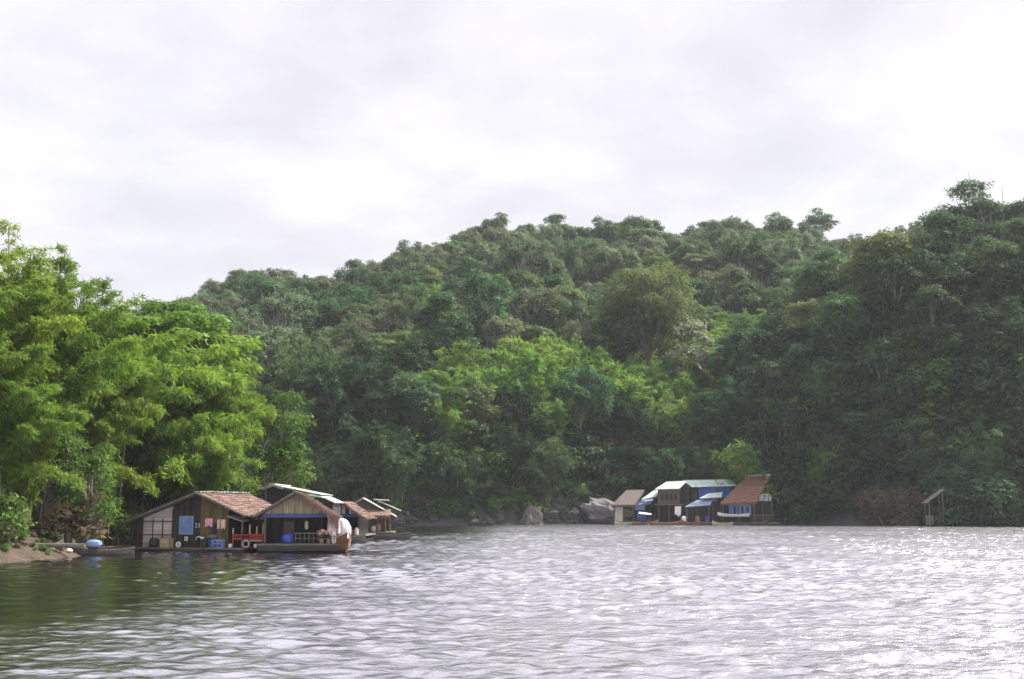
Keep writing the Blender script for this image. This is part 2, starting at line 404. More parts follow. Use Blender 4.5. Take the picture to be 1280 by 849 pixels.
# ------------------------------------------------------------------ river
def make_water():
    ys = np.concatenate([np.arange(-60, 6, 6.), np.exp(np.arange(math.log(6), math.log(186), .0031)), np.array([200., 240.])])
    u = np.linspace(-1, 1, 760)
    Y = np.repeat(ys[:, None], len(u), 1); X = u[None, :]*(14 + .72*np.maximum(Y, 0))
    rng = np.random.default_rng(3); Z = np.zeros_like(X)
    patch = .80 + .30*wob(X, Y*1.6, .05, 1) + .28*wob(X*.6, Y*1.5, .19, 6)
    calm = (1 - .60*smooth((86-Y)/50)*smooth((-X-1)/10))*(1 - .22*smooth((48-Y)/22))
    for i in range(80):
        lam = 10**rng.uniform(math.log10(.30), math.log10(2.2)); th = rng.normal()*.85 + 1.35
        k = 2*np.pi/lam; slope = .061*(lam/.7)**-.35
        ph = k*(X*math.cos(th) + Y*math.sin(th)) + rng.random()*6.28 + 1.1*wob(X, Y, .35/lam**.5, i)
        fade = np.clip(lam*130/np.maximum(Y, 1) - .35, 0, 1)
        Z += slope/k*np.sin(ph)*fade*(.65 + .5*wob(X, Y, .13+.01*(i % 9), i*1.7))
    Z *= np.clip(patch, .3, 1.5)*calm
    V = np.stack([X, Y, Z], -1).reshape(-1, 3); nx = len(u)
    i = (np.arange(len(ys)-1)[:, None]*nx + np.arange(nx-1)).ravel()
    F = np.stack([i, i+1, i+nx+1, i+nx], 1)
    N = NT('river_water'); pos = N.n('ShaderNodeNewGeometry').outputs['Position']
    def nz(sc, stretch, det): 
        mp = N.n('ShaderNodeMapping', {'Vector': pos, 'Scale': stretch}).outputs[0]
        return N.n('ShaderNodeTexNoise', {'Vector': mp, 'Scale': sc, 'Detail': det, 'Roughness': .6}).outputs[0]
    a = nz(2.4, (.75, 1, 1), 5); b = nz(.6, (.8, 1, 1), 3); c = nz(.06, (1, .8, 1), 3)
    cm = N.n('ShaderNodeMapRange', {'Value': c, 'From Min': .35, 'From Max': .65, 'To Min': .35, 'To Max': 1.15}).outputs[0]
    sx = N.n('ShaderNodeSeparateXYZ', {'Vector': pos})       # the lee of the left bank lies smoother
    lee = N.n('ShaderNodeMapRange', {'Value': sx.outputs[0], 'From Min': -11., 'From Max': 0., 'To Min': .25, 'To Max': 1.}).outputs[0]
    cm = N.n('ShaderNodeMath', {0: cm, 1: lee}, operation='MULTIPLY').outputs[0]
    b1 = N.n('ShaderNodeBump', {'Height': b, 'Strength': lee, 'Distance': .22}).outputs[0]
    b2 = N.n('ShaderNodeBump', {'Height': a, 'Strength': cm, 'Distance': WATER_BUMP, 'Normal': b1}).outputs[0]
    fr = N.n('ShaderNodeFresnel', {'IOR': 1.5, 'Normal': b2}).outputs[0]
    fr = N.n('ShaderNodeMapRange', {'Value': fr, 'From Min': .04, 'From Max': .22, 'To Min': .14, 'To Max': .97}).outputs[0]
    d = N.n('ShaderNodeBsdfDiffuse', {'Color': (.060,.066,.056,1)}).outputs[0]
    le = N.n('ShaderNodeMapRange', {'Value': sx.outputs[0], 'From Min': -9., 'From Max': 0., 'To Min': .06, 'To Max': .21}).outputs[0]
    g = N.n('ShaderNodeBsdfGlossy', {'Color': (.82,.80,.86,1), 'Roughness': le, 'Normal': b2}).outputs[0]
    m = N.n('ShaderNodeMixShader', {0: fr, 1: d, 2: g}).outputs[0]
    tag(link('river', np_mesh('river', V, F, N.out(m), smooth=True)), kind='structure')
WATER_BUMP = .16
make_water()

# ------------------------------------------------------------------ sky, sun, haze
SUN_EL, SUN_AZ = R(50), R(56)          # azimuth from +Y (away from the camera) towards +X
def make_light():
    w = bpy.data.worlds.new('World'); scene.world = w; w.use_nodes = True; t = w.node_tree; t.nodes.clear()
    class W(NT):
        def __init__(s): s.t = t
    N = W()
    sky = N.n('ShaderNodeTexSky', sky_type='NISHITA'); sky.sun_disc = False; sky.sun_elevation = SUN_EL; sky.sun_rotation = SUN_AZ
    sky.air_density = 1.2; sky.dust_density = 2
    bg1 = N.n('ShaderNodeBackground', {'Color': sky.outputs[0], 'Strength': .05}).outputs[0]
    d = N.n('ShaderNodeTexCoord').outputs['Generated']
    s = N.n('ShaderNodeSeparateXYZ', {'Vector': d})
    zz = N.n('ShaderNodeMath', {0: s.outputs[2], 1: .22}, operation='ADD').outputs[0]
    zz = N.n('ShaderNodeMath', {0: zz, 1: .1}, operation='MAXIMUM').outputs[0]
    cx = N.n('ShaderNodeMath', {0: s.outputs[0], 1: zz}, operation='DIVIDE').outputs[0]
    cy = N.n('ShaderNodeMath', {0: s.outputs[1], 1: zz}, operation='DIVIDE').outputs[0]
    v = N.n('ShaderNodeCombineXYZ', {0: cx, 1: cy, 2: 0.0}).outputs[0]
    n1 = N.n('ShaderNodeTexNoise', {'Vector': v, 'Scale': 2.0, 'Detail': 9, 'Roughness': .56, 'Distortion': .15}).outputs[0]
    c = N.ramp(n1, [(.32, (.276,.270,.298)), (.43, (.300,.292,.320)), (.53, (.334,.325,.348)), (.64, (.366,.355,.371))])
    up = N.n('ShaderNodeMapRange', {'Value': s.outputs[2], 'From Min': .40, 'From Max': .72, 'To Min': 1.0, 'To Max': 2.3}).outputs[0]
    bg2 = N.n('ShaderNodeBackground', {'Color': c, 'Strength': up}).outputs[0]
    n2 = N.n('ShaderNodeTexNoise', {'Vector': v, 'Scale': .9, 'Detail': 5}).outputs[0]
    cover = N.n('ShaderNodeMapRange', {'Value': n2, 'From Min': .25, 'From Max': .5, 'To Min': .80, 'To Max': .97}).outputs[0]
    mx = N.n('ShaderNodeMixShader', {0: cover, 1: bg1, 2: bg2}).outputs[0]
    N.n('ShaderNodeOutputWorld', {'Surface': mx})
    l = bpy.data.lights.new('sun', 'SUN'); l.energy = 5.0; l.angle = R(1.5); l.color = (1, .95, .86)
    o = bpy.data.objects.new('sun', l); col.objects.link(o)
    to = Vector((math.sin(SUN_AZ)*math.cos(SUN_EL), math.cos(SUN_AZ)*math.cos(SUN_EL), math.sin(SUN_EL)))
    o.rotation_euler = (-to).to_track_quat('-Z', 'Y').to_euler(); o.location = (60, 60, 120)
    vs = scene.view_settings; vs.view_transform = 'Standard'; vs.look = 'None'; vs.exposure = 1.48; vs.gamma = 1; vs.use_curve_mapping = False
make_light()

HAZE = .00011
def make_haze():
    m = MB(); m.box(-425, 645, -165, 725, -3.6, 150)
    N = NT('haze')
    p = N.n('ShaderNodeVolumePrincipled', {'Color': (.86,.92,1,1), 'Density': HAZE, 'Anisotropy': .2})
    N.n('ShaderNodeOutputMaterial', {'Volume': p.outputs[0]})
    tag(m.build('haze', N.m), kind='stuff')
    scene.cycles.volume_bounces = 1
if HAZE: make_haze()
# ------------------------------------------------------------------ forest
FT = [  # meshes, half width, height, label noun
    (broadleaf(11, 14, 5.6, 10, 38, .46, L_DARK, clump=(.20,.38)), 5.6, 14, 'rounded dark green tree'),
    (broadleaf(12, 15, 5.2, 11.5, 34, .46, L_DARK, style='any', clump=(.20,.38)), 5.2, 15, 'tall dark green tree of ragged outline'),
    (broadleaf(13, 13, 6.4, 8.5, 40, .44, L_OLIVE, clump=(.18,.34)), 6.4, 13, 'broad olive green tree'),
    (broadleaf(14, 14, 6.0, 9, 46, .44, L_OLIVE, style='flat', clump=(.15,.30)), 6.0, 14, 'flat topped olive green tree'),
    (broadleaf(15, 16, 5.0, 11, 48, .42, L_PALE, per=105, clump=(.15,.32), bark=BARK_PALE), 5.0, 16, 'pale grey green tree of open crown'),
    (broadleaf(16, 15, 5.6, 10, 46, .42, L_PALE, per=105, style='any', clump=(.15,.30), bark=BARK_PALE), 5.6, 15, 'pale grey green tree with layered crown'),
    (broadleaf(17, 12.5, 5.6, 8.5, 46, .40, L_BROWN, per=95, clump=(.15,.3), bark=BARK_PALE), 5.6, 12.5, 'brownish thin leaved tree'),
    (broadleaf(18, 12, 5.2, 9, 48, .44, L_BRIGHT, clump=(.16,.32)), 5.2, 12, 'fresh green leafy tree'),
    (broadleaf(19, 17, 4.4, 9, 26, .42, L_DARK, per=110, style='any', bark=BARK_PALE, clump=(.2,.36)), 4.4, 17, 'slender open crowned dark tree'),
]
FT += [(broadleaf(20, 15, 5.6, 11.5, 38, .44, L_SHADED, clump=(.20,.38)), 5.6, 15, 'dense shade-darkened tree'),
       (broadleaf(21, 16, 5.0, 12.5, 34, .44, L_SHADED, style='any', clump=(.20,.38)), 5.0, 16, 'tall shade-darkened tree of ragged outline')]
BF = [(bamboo(s, 12.5, 34, 4.6, .55, .15, L_BAMBOO_FAR if s < 34 else (L_DARK if s == 34 else L_SHADED), nb=19, nl=20, plume=1.9), 4.4, 11.5) for s in (31, 32, 33, 34, 35)]  # last two seeds: same bamboo with bank shade put into the leaf colour
rng = np.random.default_rng(5)
cand = []     # x, y, z, half width, height, kind index, zone, scale
def put(x, y, k, s, zone): 
    z = float(height(x, y)) - .4
    hw, h = (FT[k][1], FT[k][2]) if k >= 0 else (BF[-1-k][1], BF[-1-k][2])
    cand.append([x, y, z, hw*s, h*s, k, zone, s])
# river bank: bamboo, lower rows in leaf colours darkened for shade
x = -66.
while x < 40:
    for row, (dy, sc) in enumerate(((2.5, .8), (7.5, .9), (13, 1.05), (20, 1.12))):
        xx = x + rng.normal()*1.2 + row*1.4; yb = float(interp(xx, SHORE_FAR)); y = yb + dy + rng.normal()*1.0
        bright = (row >= 2 and -14 < xx < 37) or (row == 1 and xx > -10 and rng.random() < .4)
        if rng.random() < (.12 if bright else .45) and row: put(xx, y, int(rng.choice([0, 2, 7] if bright else [0, 10, 9, 2])), rng.uniform(.6, .85), 'bank')
        elif row == 0 and rng.random() < .12: continue
        else: put(xx, y, -1-(int(rng.integers(3)) if bright else 3+int(rng.integers(2))), sc*rng.uniform(.8, 1.12), 'bank')
    x += 4.7
# spur on the right: front rows shaded by darker leaf colour, crest rows lighter
x = 36.
while x < 128:
    for row, dy in enumerate((2.5, 8, 14, 20, 27, 35, 44)):
        xx = x + rng.normal()*1.0 + (row % 2)*2.6; y = float(interp(xx, SHORE_FAR)) + dy + rng.normal()*.8
        if rng.random() < .25: put(xx, y, -4-int(rng.integers(2)) if rng.random() < .8 else -1, rng.uniform(.8, 1.05), 'spur')
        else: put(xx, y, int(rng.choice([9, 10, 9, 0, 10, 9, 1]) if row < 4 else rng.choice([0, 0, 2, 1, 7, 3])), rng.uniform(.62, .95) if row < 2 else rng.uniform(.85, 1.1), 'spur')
    x += 6.0
# the hill
y = 176.
while y < 428:
    sp_ = 6.6 + (y-176)*.003
    x = -.36*y - 12
    while x < .50*y + 8:
        xx = x + rng.normal()*1.6; yy = y + rng.normal()*1.8; x += sp_
        if yy < float(interp(xx, SHORE_FAR)) + 25: continue
        if xx > 34 and yy < float(interp(xx, SHORE_FAR)) + 50: continue
        p = wob(xx, yy, .045, 9)
        if yy < 250 and rng.random() < .22: k = -1-int(rng.integers(3))
        elif p > .35: k = int(rng.choice([4, 5, 6, 2, 3, 4]))
        elif p < -.3: k = int(rng.choice([0, 1, 0, 7, 8, 2]))
        else: k = int(rng.choice([0, 1, 2, 3, 4, 5, 6, 7, 8]))
        ridge = yy > 385
        if ridge and rng.random() < .4: k = int(rng.choice([8, 1, 5, 3]))
        put(xx, yy, k, rng.choice([rng.uniform(.55, .85), rng.uniform(.75, 1.12)])*(.88 if ridge else 1), 'ridge' if ridge else ('upper' if yy > 290 else 'lower'))
    y += sp_*.86
for i in range(16):
    put(rng.uniform(20, 44), rng.uniform(193, 226), -1-int(rng.integers(3)), rng.uniform(.85, 1.15), 'lower')
# which of them show largest from the river: a coarse painter's pass, nearest first
GW, GH = 320, 212
buf = np.zeros((GH, GW), bool); gy, gx = np.mgrid[0:GH, 0:GW]
for c in sorted(cand, key=lambda c: c[1]):
    cz = c[2] + c[4]*.55; px = (640 + c[0]/c[1]*1500)/4; py = (632 - (cz-2.5)/c[1]*1500)/4
    rx = c[3]/c[1]*1500/4; ry = c[4]*.42/c[1]*1500/4
    x0, x1, y0, y1 = int(max(0, px-rx)), int(min(GW, px+rx+1)), int(max(0, py-ry)), int(min(GH, py+ry+1))
    if x0 >= x1 or y0 >= y1: c.append(0); continue
    e = ((gx[y0:y1, x0:x1]-px)/rx)**2 + ((gy[y0:y1, x0:x1]-py)/ry)**2 < 1
    sub = buf[y0:y1, x0:x1]; c.append(int((e & ~sub).sum())); sub |= e
trees = sorted([c for c in cand if c[5] >= 0], key=lambda c: -c[8])
bams = sorted([c for c in cand if c[5] < 0], key=lambda c: -c[8])
ZONE = {'ridge': 'on the skyline of the far hill', 'upper': 'high on the forested hillside', 'lower': 'low on the forested hillside',
        'bank': 'on the far river bank', 'spur': 'in the shaded wood on the right bank'}
NT_, NB_ = 285, 120
for c in trees[:NT_]:
    f = FT[c[5]]
    plant('forest_tree', f[0], ('trunk', 'crown'), (c[0], c[1], c[2]), rng.random()*6.28, (c[7], c[7]*rng.uniform(.92, 1.12)),
          f[3] + ' ' + ZONE[c[6]], 'tree', f[3] + 's ' + ZONE[c[6]])
for c in bams[:NB_]:
    plant('bamboo_clump', BF[-1-c[5]][0], ('culm_cluster', 'foliage'), (c[0], c[1], c[2]), rng.random()*6.28, (c[7], c[7]*rng.uniform(.9, 1.1)),
          ('feathery light green bamboo clump ' if c[5] > -4 else 'feathery shade-darkened bamboo clump ') + ZONE[c[6]], 'bamboo', ('light' if c[5] > -4 else 'dark') + ' bamboo clumps ' + ZONE[c[6]])

def scatter(name, pts, meshes):
    """ONE object of countless plants: points instancing leaf meshes"""
    P = np.array([p[:3] for p in pts], dtype=np.float32)
    me = bpy.data.meshes.new(name); me.vertices.add(len(P)); me.vertices.foreach_set('co', P.ravel())
    for an, i in (('rz', 3), ('sc', 4), ('kd', 5)):
        a = me.attributes.new(an, 'FLOAT', 'POINT'); a.data.foreach_set('value', np.array([p[i] for p in pts], dtype=np.float32))
    o = link(name, me)
    g = bpy.data.node_groups.new(name, 'GeometryNodeTree')
    g.interface.new_socket('Geometry', in_out='INPUT', socket_type='NodeSocketGeometry')
    g.interface.new_socket('Geometry', in_out='OUTPUT', socket_type='NodeSocketGeometry')
    nn = g.nodes; L = g.links.new
    gi = nn.new('NodeGroupInput'); go = nn.new('NodeGroupOutput'); jn = nn.new('GeometryNodeJoinGeometry')
    def at_(n):
        a = nn.new('GeometryNodeInputNamedAttribute'); a.data_type = 'FLOAT'; a.inputs['Name'].default_value = n; return a.outputs[0]
    cz = nn.new('ShaderNodeCombineXYZ'); L(at_('rz'), cz.inputs[2]); kd = at_('kd'); sc = at_('sc')
    for k, src in enumerate(meshes):
        oi = nn.new('GeometryNodeObjectInfo'); oi.inputs['Object'].default_value = src; oi.inputs['As Instance'].default_value = True
        cm = nn.new('FunctionNodeCompare'); cm.data_type = 'FLOAT'; cm.operation = 'EQUAL'; L(kd, cm.inputs[0]); cm.inputs[1].default_value = k; cm.inputs['Epsilon'].default_value = .1
        ip = nn.new('GeometryNodeInstanceOnPoints'); L(gi.outputs[0], ip.inputs['Points']); L(cm.outputs[0], ip.inputs['Selection'])
        L(oi.outputs['Geometry'], ip.inputs['Instance']); L(cz.outputs[0], ip.inputs['Rotation']); L(sc, ip.inputs['Scale'])
        L(ip.outputs[0], jn.inputs[0])
    L(jn.outputs[0], go.inputs[0])
    md = o.modifiers.new('scatter', 'NODES'); md.node_group = g
    return tag(o, kind='stuff')

def find_crown(me):
    return next(o for o in bpy.data.objects if o.type == 'MESH' and o.data == me)
rest = trees[NT_:]
used = sorted({c[5] for c in rest})
pts = [(c[0], c[1], c[2], rng.random()*6.28, c[7], used.index(c[5])) for c in rest]
scatter('woodland', pts, [find_crown(FT[k][0][1]) for k in used])
restb = [c for c in bams[NB_:]]
if restb: scatter('bamboo_thicket', [(c[0], c[1], c[2], rng.random()*6.28, c[7], -1-c[5]) for c in restb], [find_crown(b[0][1]) for b in BF])

# ------------------------------------------------------------------ trees that stand out
def special(name, meshes, px, py_top, Y, H, label, rz=0, wide=1., parts=('trunk', 'crown'), cat='tree', dz=-.3):
    """scaled so that a plant of mesh height H standing at distance Y reaches up to photo row py_top"""
    p = at(px, py_top, Y); z = float(height(p.x, Y)) + dz; s = (p.z - z)/H
    return plant(name, meshes, parts, (p.x, Y, z), rz, (s*wide, s), label, cat)
special('tall_tree', broadleaf(41, 22, 8.4, 14, 60, .42, L_OLIVE, per=85, style='any', bark=BARK, clump=(.16,.28)), 812, 332, 196, 22,
        'tall thin crowned tree with pale forked trunk rising above the bamboo on the far bank')
special('silvery_tree', broadleaf(42, 11, 3.8, 8, 22, .5, L_SILVER, per=90, style='any'), 868, 405, 188, 11,
        'silvery pale leaved tree right of the tall pale trunk')
special('dry_tree', twig_tree(43, 12, L_DRY), 752, 470, 182, 11, 'almost bare grey twiggy tree leaning over the far bank bamboo', wide=1.2)
special('lone_tree', broadleaf(44, 15, 4.6, 7, 16, .42, L_DARK, per=100, style='flat', bark=BARK_PALE), 1025, 258, 398, 15,
        'lone umbrella crowned tree standing up from the skyline', wide=.9)
special('emergent_tree', broadleaf(45, 24, 8.5, 12, 40, .42, L_DARK, per=90, style='layer', bark=BARK_PALE, clump=(.2,.32)), 1238, 240, 215, 23,
        'tall airy tree with tiered branches at the upper right of the wood')
special('lit_crown_tree', broadleaf(46, 16, 7.0, 11, 40, .46, L_OLIVE), 1112, 292, 182, 15.5,
        'big domed tree with sunlit top at the crest of the right bank wood')
for q, (px, py, Y, w) in enumerate(((1262, 375, 162, 1.2), (1292, 400, 158, 1.2))):
    special('creeper_column', vine_column(47+q, 20, 2.6, .42, L_DARK), px, py, Y, 20,
            ('creeper hung tree like a dark curtain at the right edge', 'creeper hung tree just beyond the right edge curtain')[q], wide=w)
special('bush', shrub(50, 4.2, 6, .24, L_SHADED, 18, 420), 1212, 560, 151.5, 6.2, 'rounded dark bush at the waterline beside the leaning shelter', parts=('stem', 'foliage'), cat='bush')
special('dry_bush', shrub(51, 3.6, 5, .22, L_DRY, 16, 330), 1120, 598, 152, 5, 'brownish dry bush at the foot of the right bank wood', parts=('stem', 'foliage'), cat='bush')
special('palm_frond_bamboo', bamboo(52, 9, 12, 4, .55, .13, L_BAMBOO_FAR, nb=22, nl=13), 944, 520, 164, 8.5,
        'light green arching bamboo just above the brown thatched roof', parts=('culm_cluster', 'foliage'), cat='bamboo')

# undergrowth filling the far banks and slopes
sh = [shrub(60, 2.6, 3.6, .36, L_SHADED, 10, 140), shrub(61, 2.4, 3.2, .40, L_BRIGHT, 10, 110), shrub(62, 2.2, 2.8, .36, L_DRY, 8, 90)]
spots = [('bush', 505, 640, 152.5, 0, 'low dark bush on the rocks right of the farthest raft'), ('bush', 665, 622, 163, 1, 'fresh green bush above the grey rocks'), ('dry_bush', 700, 632, 166, 2, 'brown dry bush beside the pale rock slab')]
srcs = []
for (nm, px, py, Y, k, lb) in spots:
    e = special(nm, sh[k], px, py, Y, (3.6, 3.2, 2.8)[k], lb, parts=('stem', 'foliage'), cat='bush'); srcs.append(e)
for (nm, px, py, Y, k, lb) in ():
    pass
pts = []
for i in range(3000):
    x = rng.uniform(-70, 130); d = rng.random()**2.6*70; y = float(interp(x, SHORE_FAR)) + .8 + d; z = float(height(x, y))
    if z < .9: continue
    k = 0 if x > 36 and rng.random() < .75 else int(rng.choice([0, 1, 0, 1, 2]))
    pts.append((x, y, z-.3, rng.random()*6.28, rng.uniform(.7, 1.35)*(.75 if z < 3 else 1), k))
for i in range(900):
    x = rng.uniform(36, 125); d = 1 + rng.random()*34; y = float(interp(x, SHORE_FAR)) + d
    pts.append((x, y, float(height(x, y))-.3, rng.random()*6.28, rng.uniform(1.0, 1.9), int(rng.choice([0, 0, 0, 1]))))
for i in range(2600):
    y = rng.uniform(200, 425) if i % 3 else rng.uniform(385, 425); x = rng.uniform(-.36, .5)*y
    pts.append((x, y, float(height(x, y))-.3, rng.random()*6.28, rng.uniform(1.1, 2.3), int(rng.choice([0, 0, 1]))))
scatter('undergrowth', pts, [find_crown(m[1]) for m in sh])

# ------------------------------------------------------------------ left bank
NB = [bamboo(71, 18, 46, 5.0, .30, .062, L_BAMBOO, nb=54, nl=34, plume=1.2, t0=.3, pw=3.),
      bamboo(72, 16, 42, 5.0, .30, .062, L_BAMBOO, nb=54, nl=34, bias=(1.6, -.8), plume=1.2, t0=.32, pw=3.),
      bamboo(73, 13, 38, 4.7, .30, .062, L_BAMBOO, nb=50, nl=34, bias=(1.4, -1.0), plume=1.1, t0=.34, pw=3.)]
HB = [float(np.percentile([v.co.z for v in m[1].vertices], 98.5)) for m in NB]
BP = ('culm_cluster', 'foliage')
for (px, py, Y, k, rz, w, lb) in (
    (-50, 325, 60, 0, 0, 1, 'bright bamboo clump cut by the left edge of the photo'),
    (8, 318, 63, 0, 2, .95, 'tallest bright bamboo clump at the far left of the near bank'),
    (72, 352, 67, 1, .1, .95, 'tall bright bamboo clump with a plume reaching right into the sky'),
    (120, 420, 72, 2, -.3, .9, 'bright bamboo clump behind the left end of the first raft house'),
    (190, 432, 78, 2, -.2, 1, 'yellow green bamboo clump arching over the first raft house'),
    (240, 472, 80, 2, .3, .9, 'yellow green bamboo clump drooping over the tin roof'),
    (5, 480, 60, 2, .6, 1, 'low bright bamboo clump above the soil bank'),
    (165, 540, 77, 2, 3.2, .9, 'dense bamboo clump straight behind the first raft house'),
    (40, 345, 73, 0, 1.2, .9, 'bright bamboo clump filling the gap behind the two tallest near clumps'),
    (35, 545, 60.5, 2, 3.6, .8, 'short bright bamboo clump low over the soil bank'),
    (105, 470, 69, 2, .5, .85, 'mid height bright bamboo clump above the thin stemmed tree'),
    (246, 520, 76, 2, -.5, .75, 'low yellow green bamboo clump hanging over the first house ridge'),
    (-90, 330, 72, 1, 1.1, 1.1, 'bamboo clump beyond the left edge'),
    (60, 400, 74, 0, 4, 1.1, 'bamboo clump deep behind the tallest near clump')):
    special('bamboo_clump', NB[k], px, py, Y, HB[k], lb, rz, w, BP, 'bamboo')
ft = broadleaf(81, 15, 5.6, 8, 44, .28, L_BRIGHT, per=300, style='flat', clump=(.18,.32))
special('rain_tree', ft, 195, 362, 86, 15, 'flat layered tree rising behind the near bamboo', 1, 1.3)
special('leafy_tree', broadleaf(82, 11, 4.2, 8, 30, .28, L_NEAR, per=260, clump=(.2,.34)), 335, 492, 98, 11, 'layered green tree right of the bamboo above the tin roof', .4, 1.1)
special('leafy_tree', broadleaf(83, 9, 3.6, 7, 26, .28, L_NEAR, per=240), 352, 560, 106, 9, 'small green tree at the right end of the near bank', 2, 1.2)
special('small_tree', broadleaf(84, 6.5, 1.9, 5.2, 30, .17, L_NEAR, per=520, style='any', clump=(.18,.32)), 118, 548, 62.5, 6.5, 'small thin stemmed tree with glinting leaves on the soil bank', 0, 1.)
special('small_tree', broadleaf(85, 7, 2.8, 5, 26, .22, L_BRIGHT, per=360), 60, 540, 64, 7, 'bushy young tree in the gap of the near bamboo', 1, 1.1)
special('dark_tree', broadleaf(86, 7, 3.2, 5.5, 26, .24, L_DARK, per=320), 272, 556, 84, 7, 'dark leaved tree behind the first house ridge', 1, 1.)
special('dark_tree', broadleaf(87, 8, 3.6, 7, 26, .24, L_DARK, per=300), 215, 560, 79, 8, 'dark leaved tree behind the left roof slope', 2, 1.1)
ns = [shrub(91, 1.6, 2.3, .20, L_BRIGHT, 10, 420), shrub(92, 1.5, 2.0, .20, L_NEAR, 10, 420), shrub(93, 1.2, 1.5, .18, L_DRY, 9, 420)]
srcs = []
for (px, py, Y, k, lb) in ((12, 612, 57.5, 0, 'bright bush at the water by the left edge'), (136, 630, 71, 1, 'low green bush left of the first raft house'),
                           (88, 632, 62, 2, 'yellowish dry bush on the soil bank')):
    srcs.append(special('bush', ns[k], px, py, Y, (2.2, 1.9, 1.45)[k], lb, parts=('stem', 'foliage'), cat='bush'))
pts = []
for i in range(420):
    y = rng.uniform(50, 125); d = 1.0 + rng.random()**1.5*16; x = float(interp(y, SHORE_LEFT)) - d
    if 54 < y < 64 and d < 3.2: continue
    if 60 < y < 77 and d < 2.6: continue
    z = float(height(x, y)); pts.append((x, y, z-.2, rng.random()*6.28, rng.uniform(.5, 1.25)*(.5 if d < 4.5 else 1), int(rng.choice([0, 1, 1, 0, 2]))))
for i in range(130):
    y = rng.uniform(52, 66); d = .5 + rng.random()*4; x = float(interp(y, SHORE_LEFT)) - d
    if y > 63 and d < 1.5: continue
    pts.append((x, y, float(height(x, y))-.05, rng.random()*6.28, rng.uniform(.08, .24), int(rng.choice([0, 1, 2, 2]))))
scatter('bank_undergrowth', pts, [find_crown(m[1]) for m in ns])
# ------------------------------------------------------------------ materials of the built things
W_DARK = surf('dark_boards', (.014,.012,.011), (.042,.034,.028), 5, (1,1,.15), .85, .4, planks=(0, .17, .35))
W_OLIVE = surf('olive_boards', (.070,.050,.020), (.145,.105,.046), 5, (1,1,.12), .85, .4, planks=(0, .14, .35))
W_BROWN = surf('brown_wood', (.050,.036,.026), (.11,.080,.056), 6, (.3,1,1), .8, .35)
W_GREY = surf('grey_wood', (.075,.068,.058), (.16,.145,.13), 6, (.3,1,1), .85, .4, dirt=(.07,.065,.05))
W_BLACK = surf('wet_wood', (.009,.009,.008), (.030,.027,.023), 6, (.2,1,1), .6, .4)
WOVEN = surf('woven_bamboo', (.36,.31,.285), (.54,.48,.445), 22, (1,1,1), .8, .5, planks=(2, .09, .25), dirt=(.20,.165,.14))
SLATS = surf('bamboo_slats', (.17,.14,.085), (.33,.28,.18), 6, (1,1,.1), .8, .4, planks=(0, .075, .4), dirt=(.11,.09,.06))
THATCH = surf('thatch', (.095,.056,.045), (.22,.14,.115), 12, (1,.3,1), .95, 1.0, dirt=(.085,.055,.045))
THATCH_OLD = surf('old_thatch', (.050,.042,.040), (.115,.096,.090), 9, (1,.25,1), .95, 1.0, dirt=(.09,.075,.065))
THATCH_ORANGE = surf('orange_thatch', (.115,.066,.046), (.225,.132,.090), 5, (1,1,1), .95, 1.0, dirt=(.16,.075,.045))
TIN = surf('tin_sheet', (.25,.26,.27), (.42,.42,.43), 2, (1,1,1), .5, .15, planks=(1, .2, .12), dirt=(.30,.25,.21))
TIN_GREEN = surf('green_tin', (.20,.26,.23), (.33,.40,.36), 1.2, (1,1,1), .5, .15, planks=(0, .3, .1), dirt=(.34,.40,.35))
TIN_PALE = surf('pale_tin', (.28,.36,.33), (.40,.48,.45), 1.2, (1,1,1), .5, .15, planks=(0, .3, .1))
TIN_BLUE = surf('blue_grey_tin', (.085,.105,.165), (.145,.17,.24), 1.5, (1,1,1), .5, .15)
WHITE = surf('white_paint', (.46,.46,.46), (.62,.62,.63), 4, (1,1,1), .6, .1)
WALLWHITE = surf('whitewashed_boards', (.27,.265,.26), (.42,.405,.39), 4, (1,1,.2), .8, .2, dirt=(.25,.23,.2))
CLOTH_W = surf('white_cloth', (.50,.48,.49), (.64,.61,.62), 6, (1,1,1), .9, .3)
TARP = surf('grey_pink_tarp', (.40,.35,.34), (.54,.48,.46), 7, (1,1,1), .75, .3, dirt=(.42,.37,.35))
BLUE = surf('blue_paint', (.022,.040,.13), (.036,.064,.20), 5, (1,1,1), .6, .15)
BLUE_L = surf('light_blue_paint', (.11,.18,.33), (.17,.25,.40), 5, (1,1,1), .6, .15)
BLUE_C = surf('blue_plastic', (.018,.032,.19), (.028,.052,.28), 5, (1,1,1), .45, .1)
BLUE_W = surf('blue_wall', (.035,.085,.30), (.055,.125,.40), 3, (1,1,.3), .7, .2, planks=(0, .3, .15))
RED = surf('red_paint', (.24,.030,.015), (.38,.055,.026), 8, (1,1,1), .6, .15)
PINK = surf('pink_cloth', (.42,.14,.24), (.56,.36,.42), 5, (1,1,1), .9, .2)
PEACH = surf('peach_cloth', (.46,.29,.22), (.60,.46,.40), 9, (1,1,1), .9, .2)
YELLOW = surf('yellow_sheet', (.27,.24,.13), (.36,.33,.22), 4, (1,1,1), .8, .1)
CARTON = surf('tan_crate_wood', (.28,.22,.11), (.42,.34,.19), 5, (1,1,1), .85, .2, planks=(2, .12, .2))
RUBBER = surf('black_rubber', (.015,.015,.016), (.035,.035,.036), 8, (1,1,1), .7, .3)
HULL = surf('varnished_hull', (.10,.046,.025), (.20,.095,.052), 4, (.3,1,1), .45, .25, planks=(2, .16, .25), spec=.4)
HULL_DK = surf('tarred_hull', (.03,.028,.026), (.075,.068,.060), 4, (.3,1,1), .6, .3)
ROCK = surf('rock', (.024,.025,.025), (.072,.069,.066), 1.2, (1,1,1), .95, 1.0, detail=9, dirt=(.03,.035,.025))
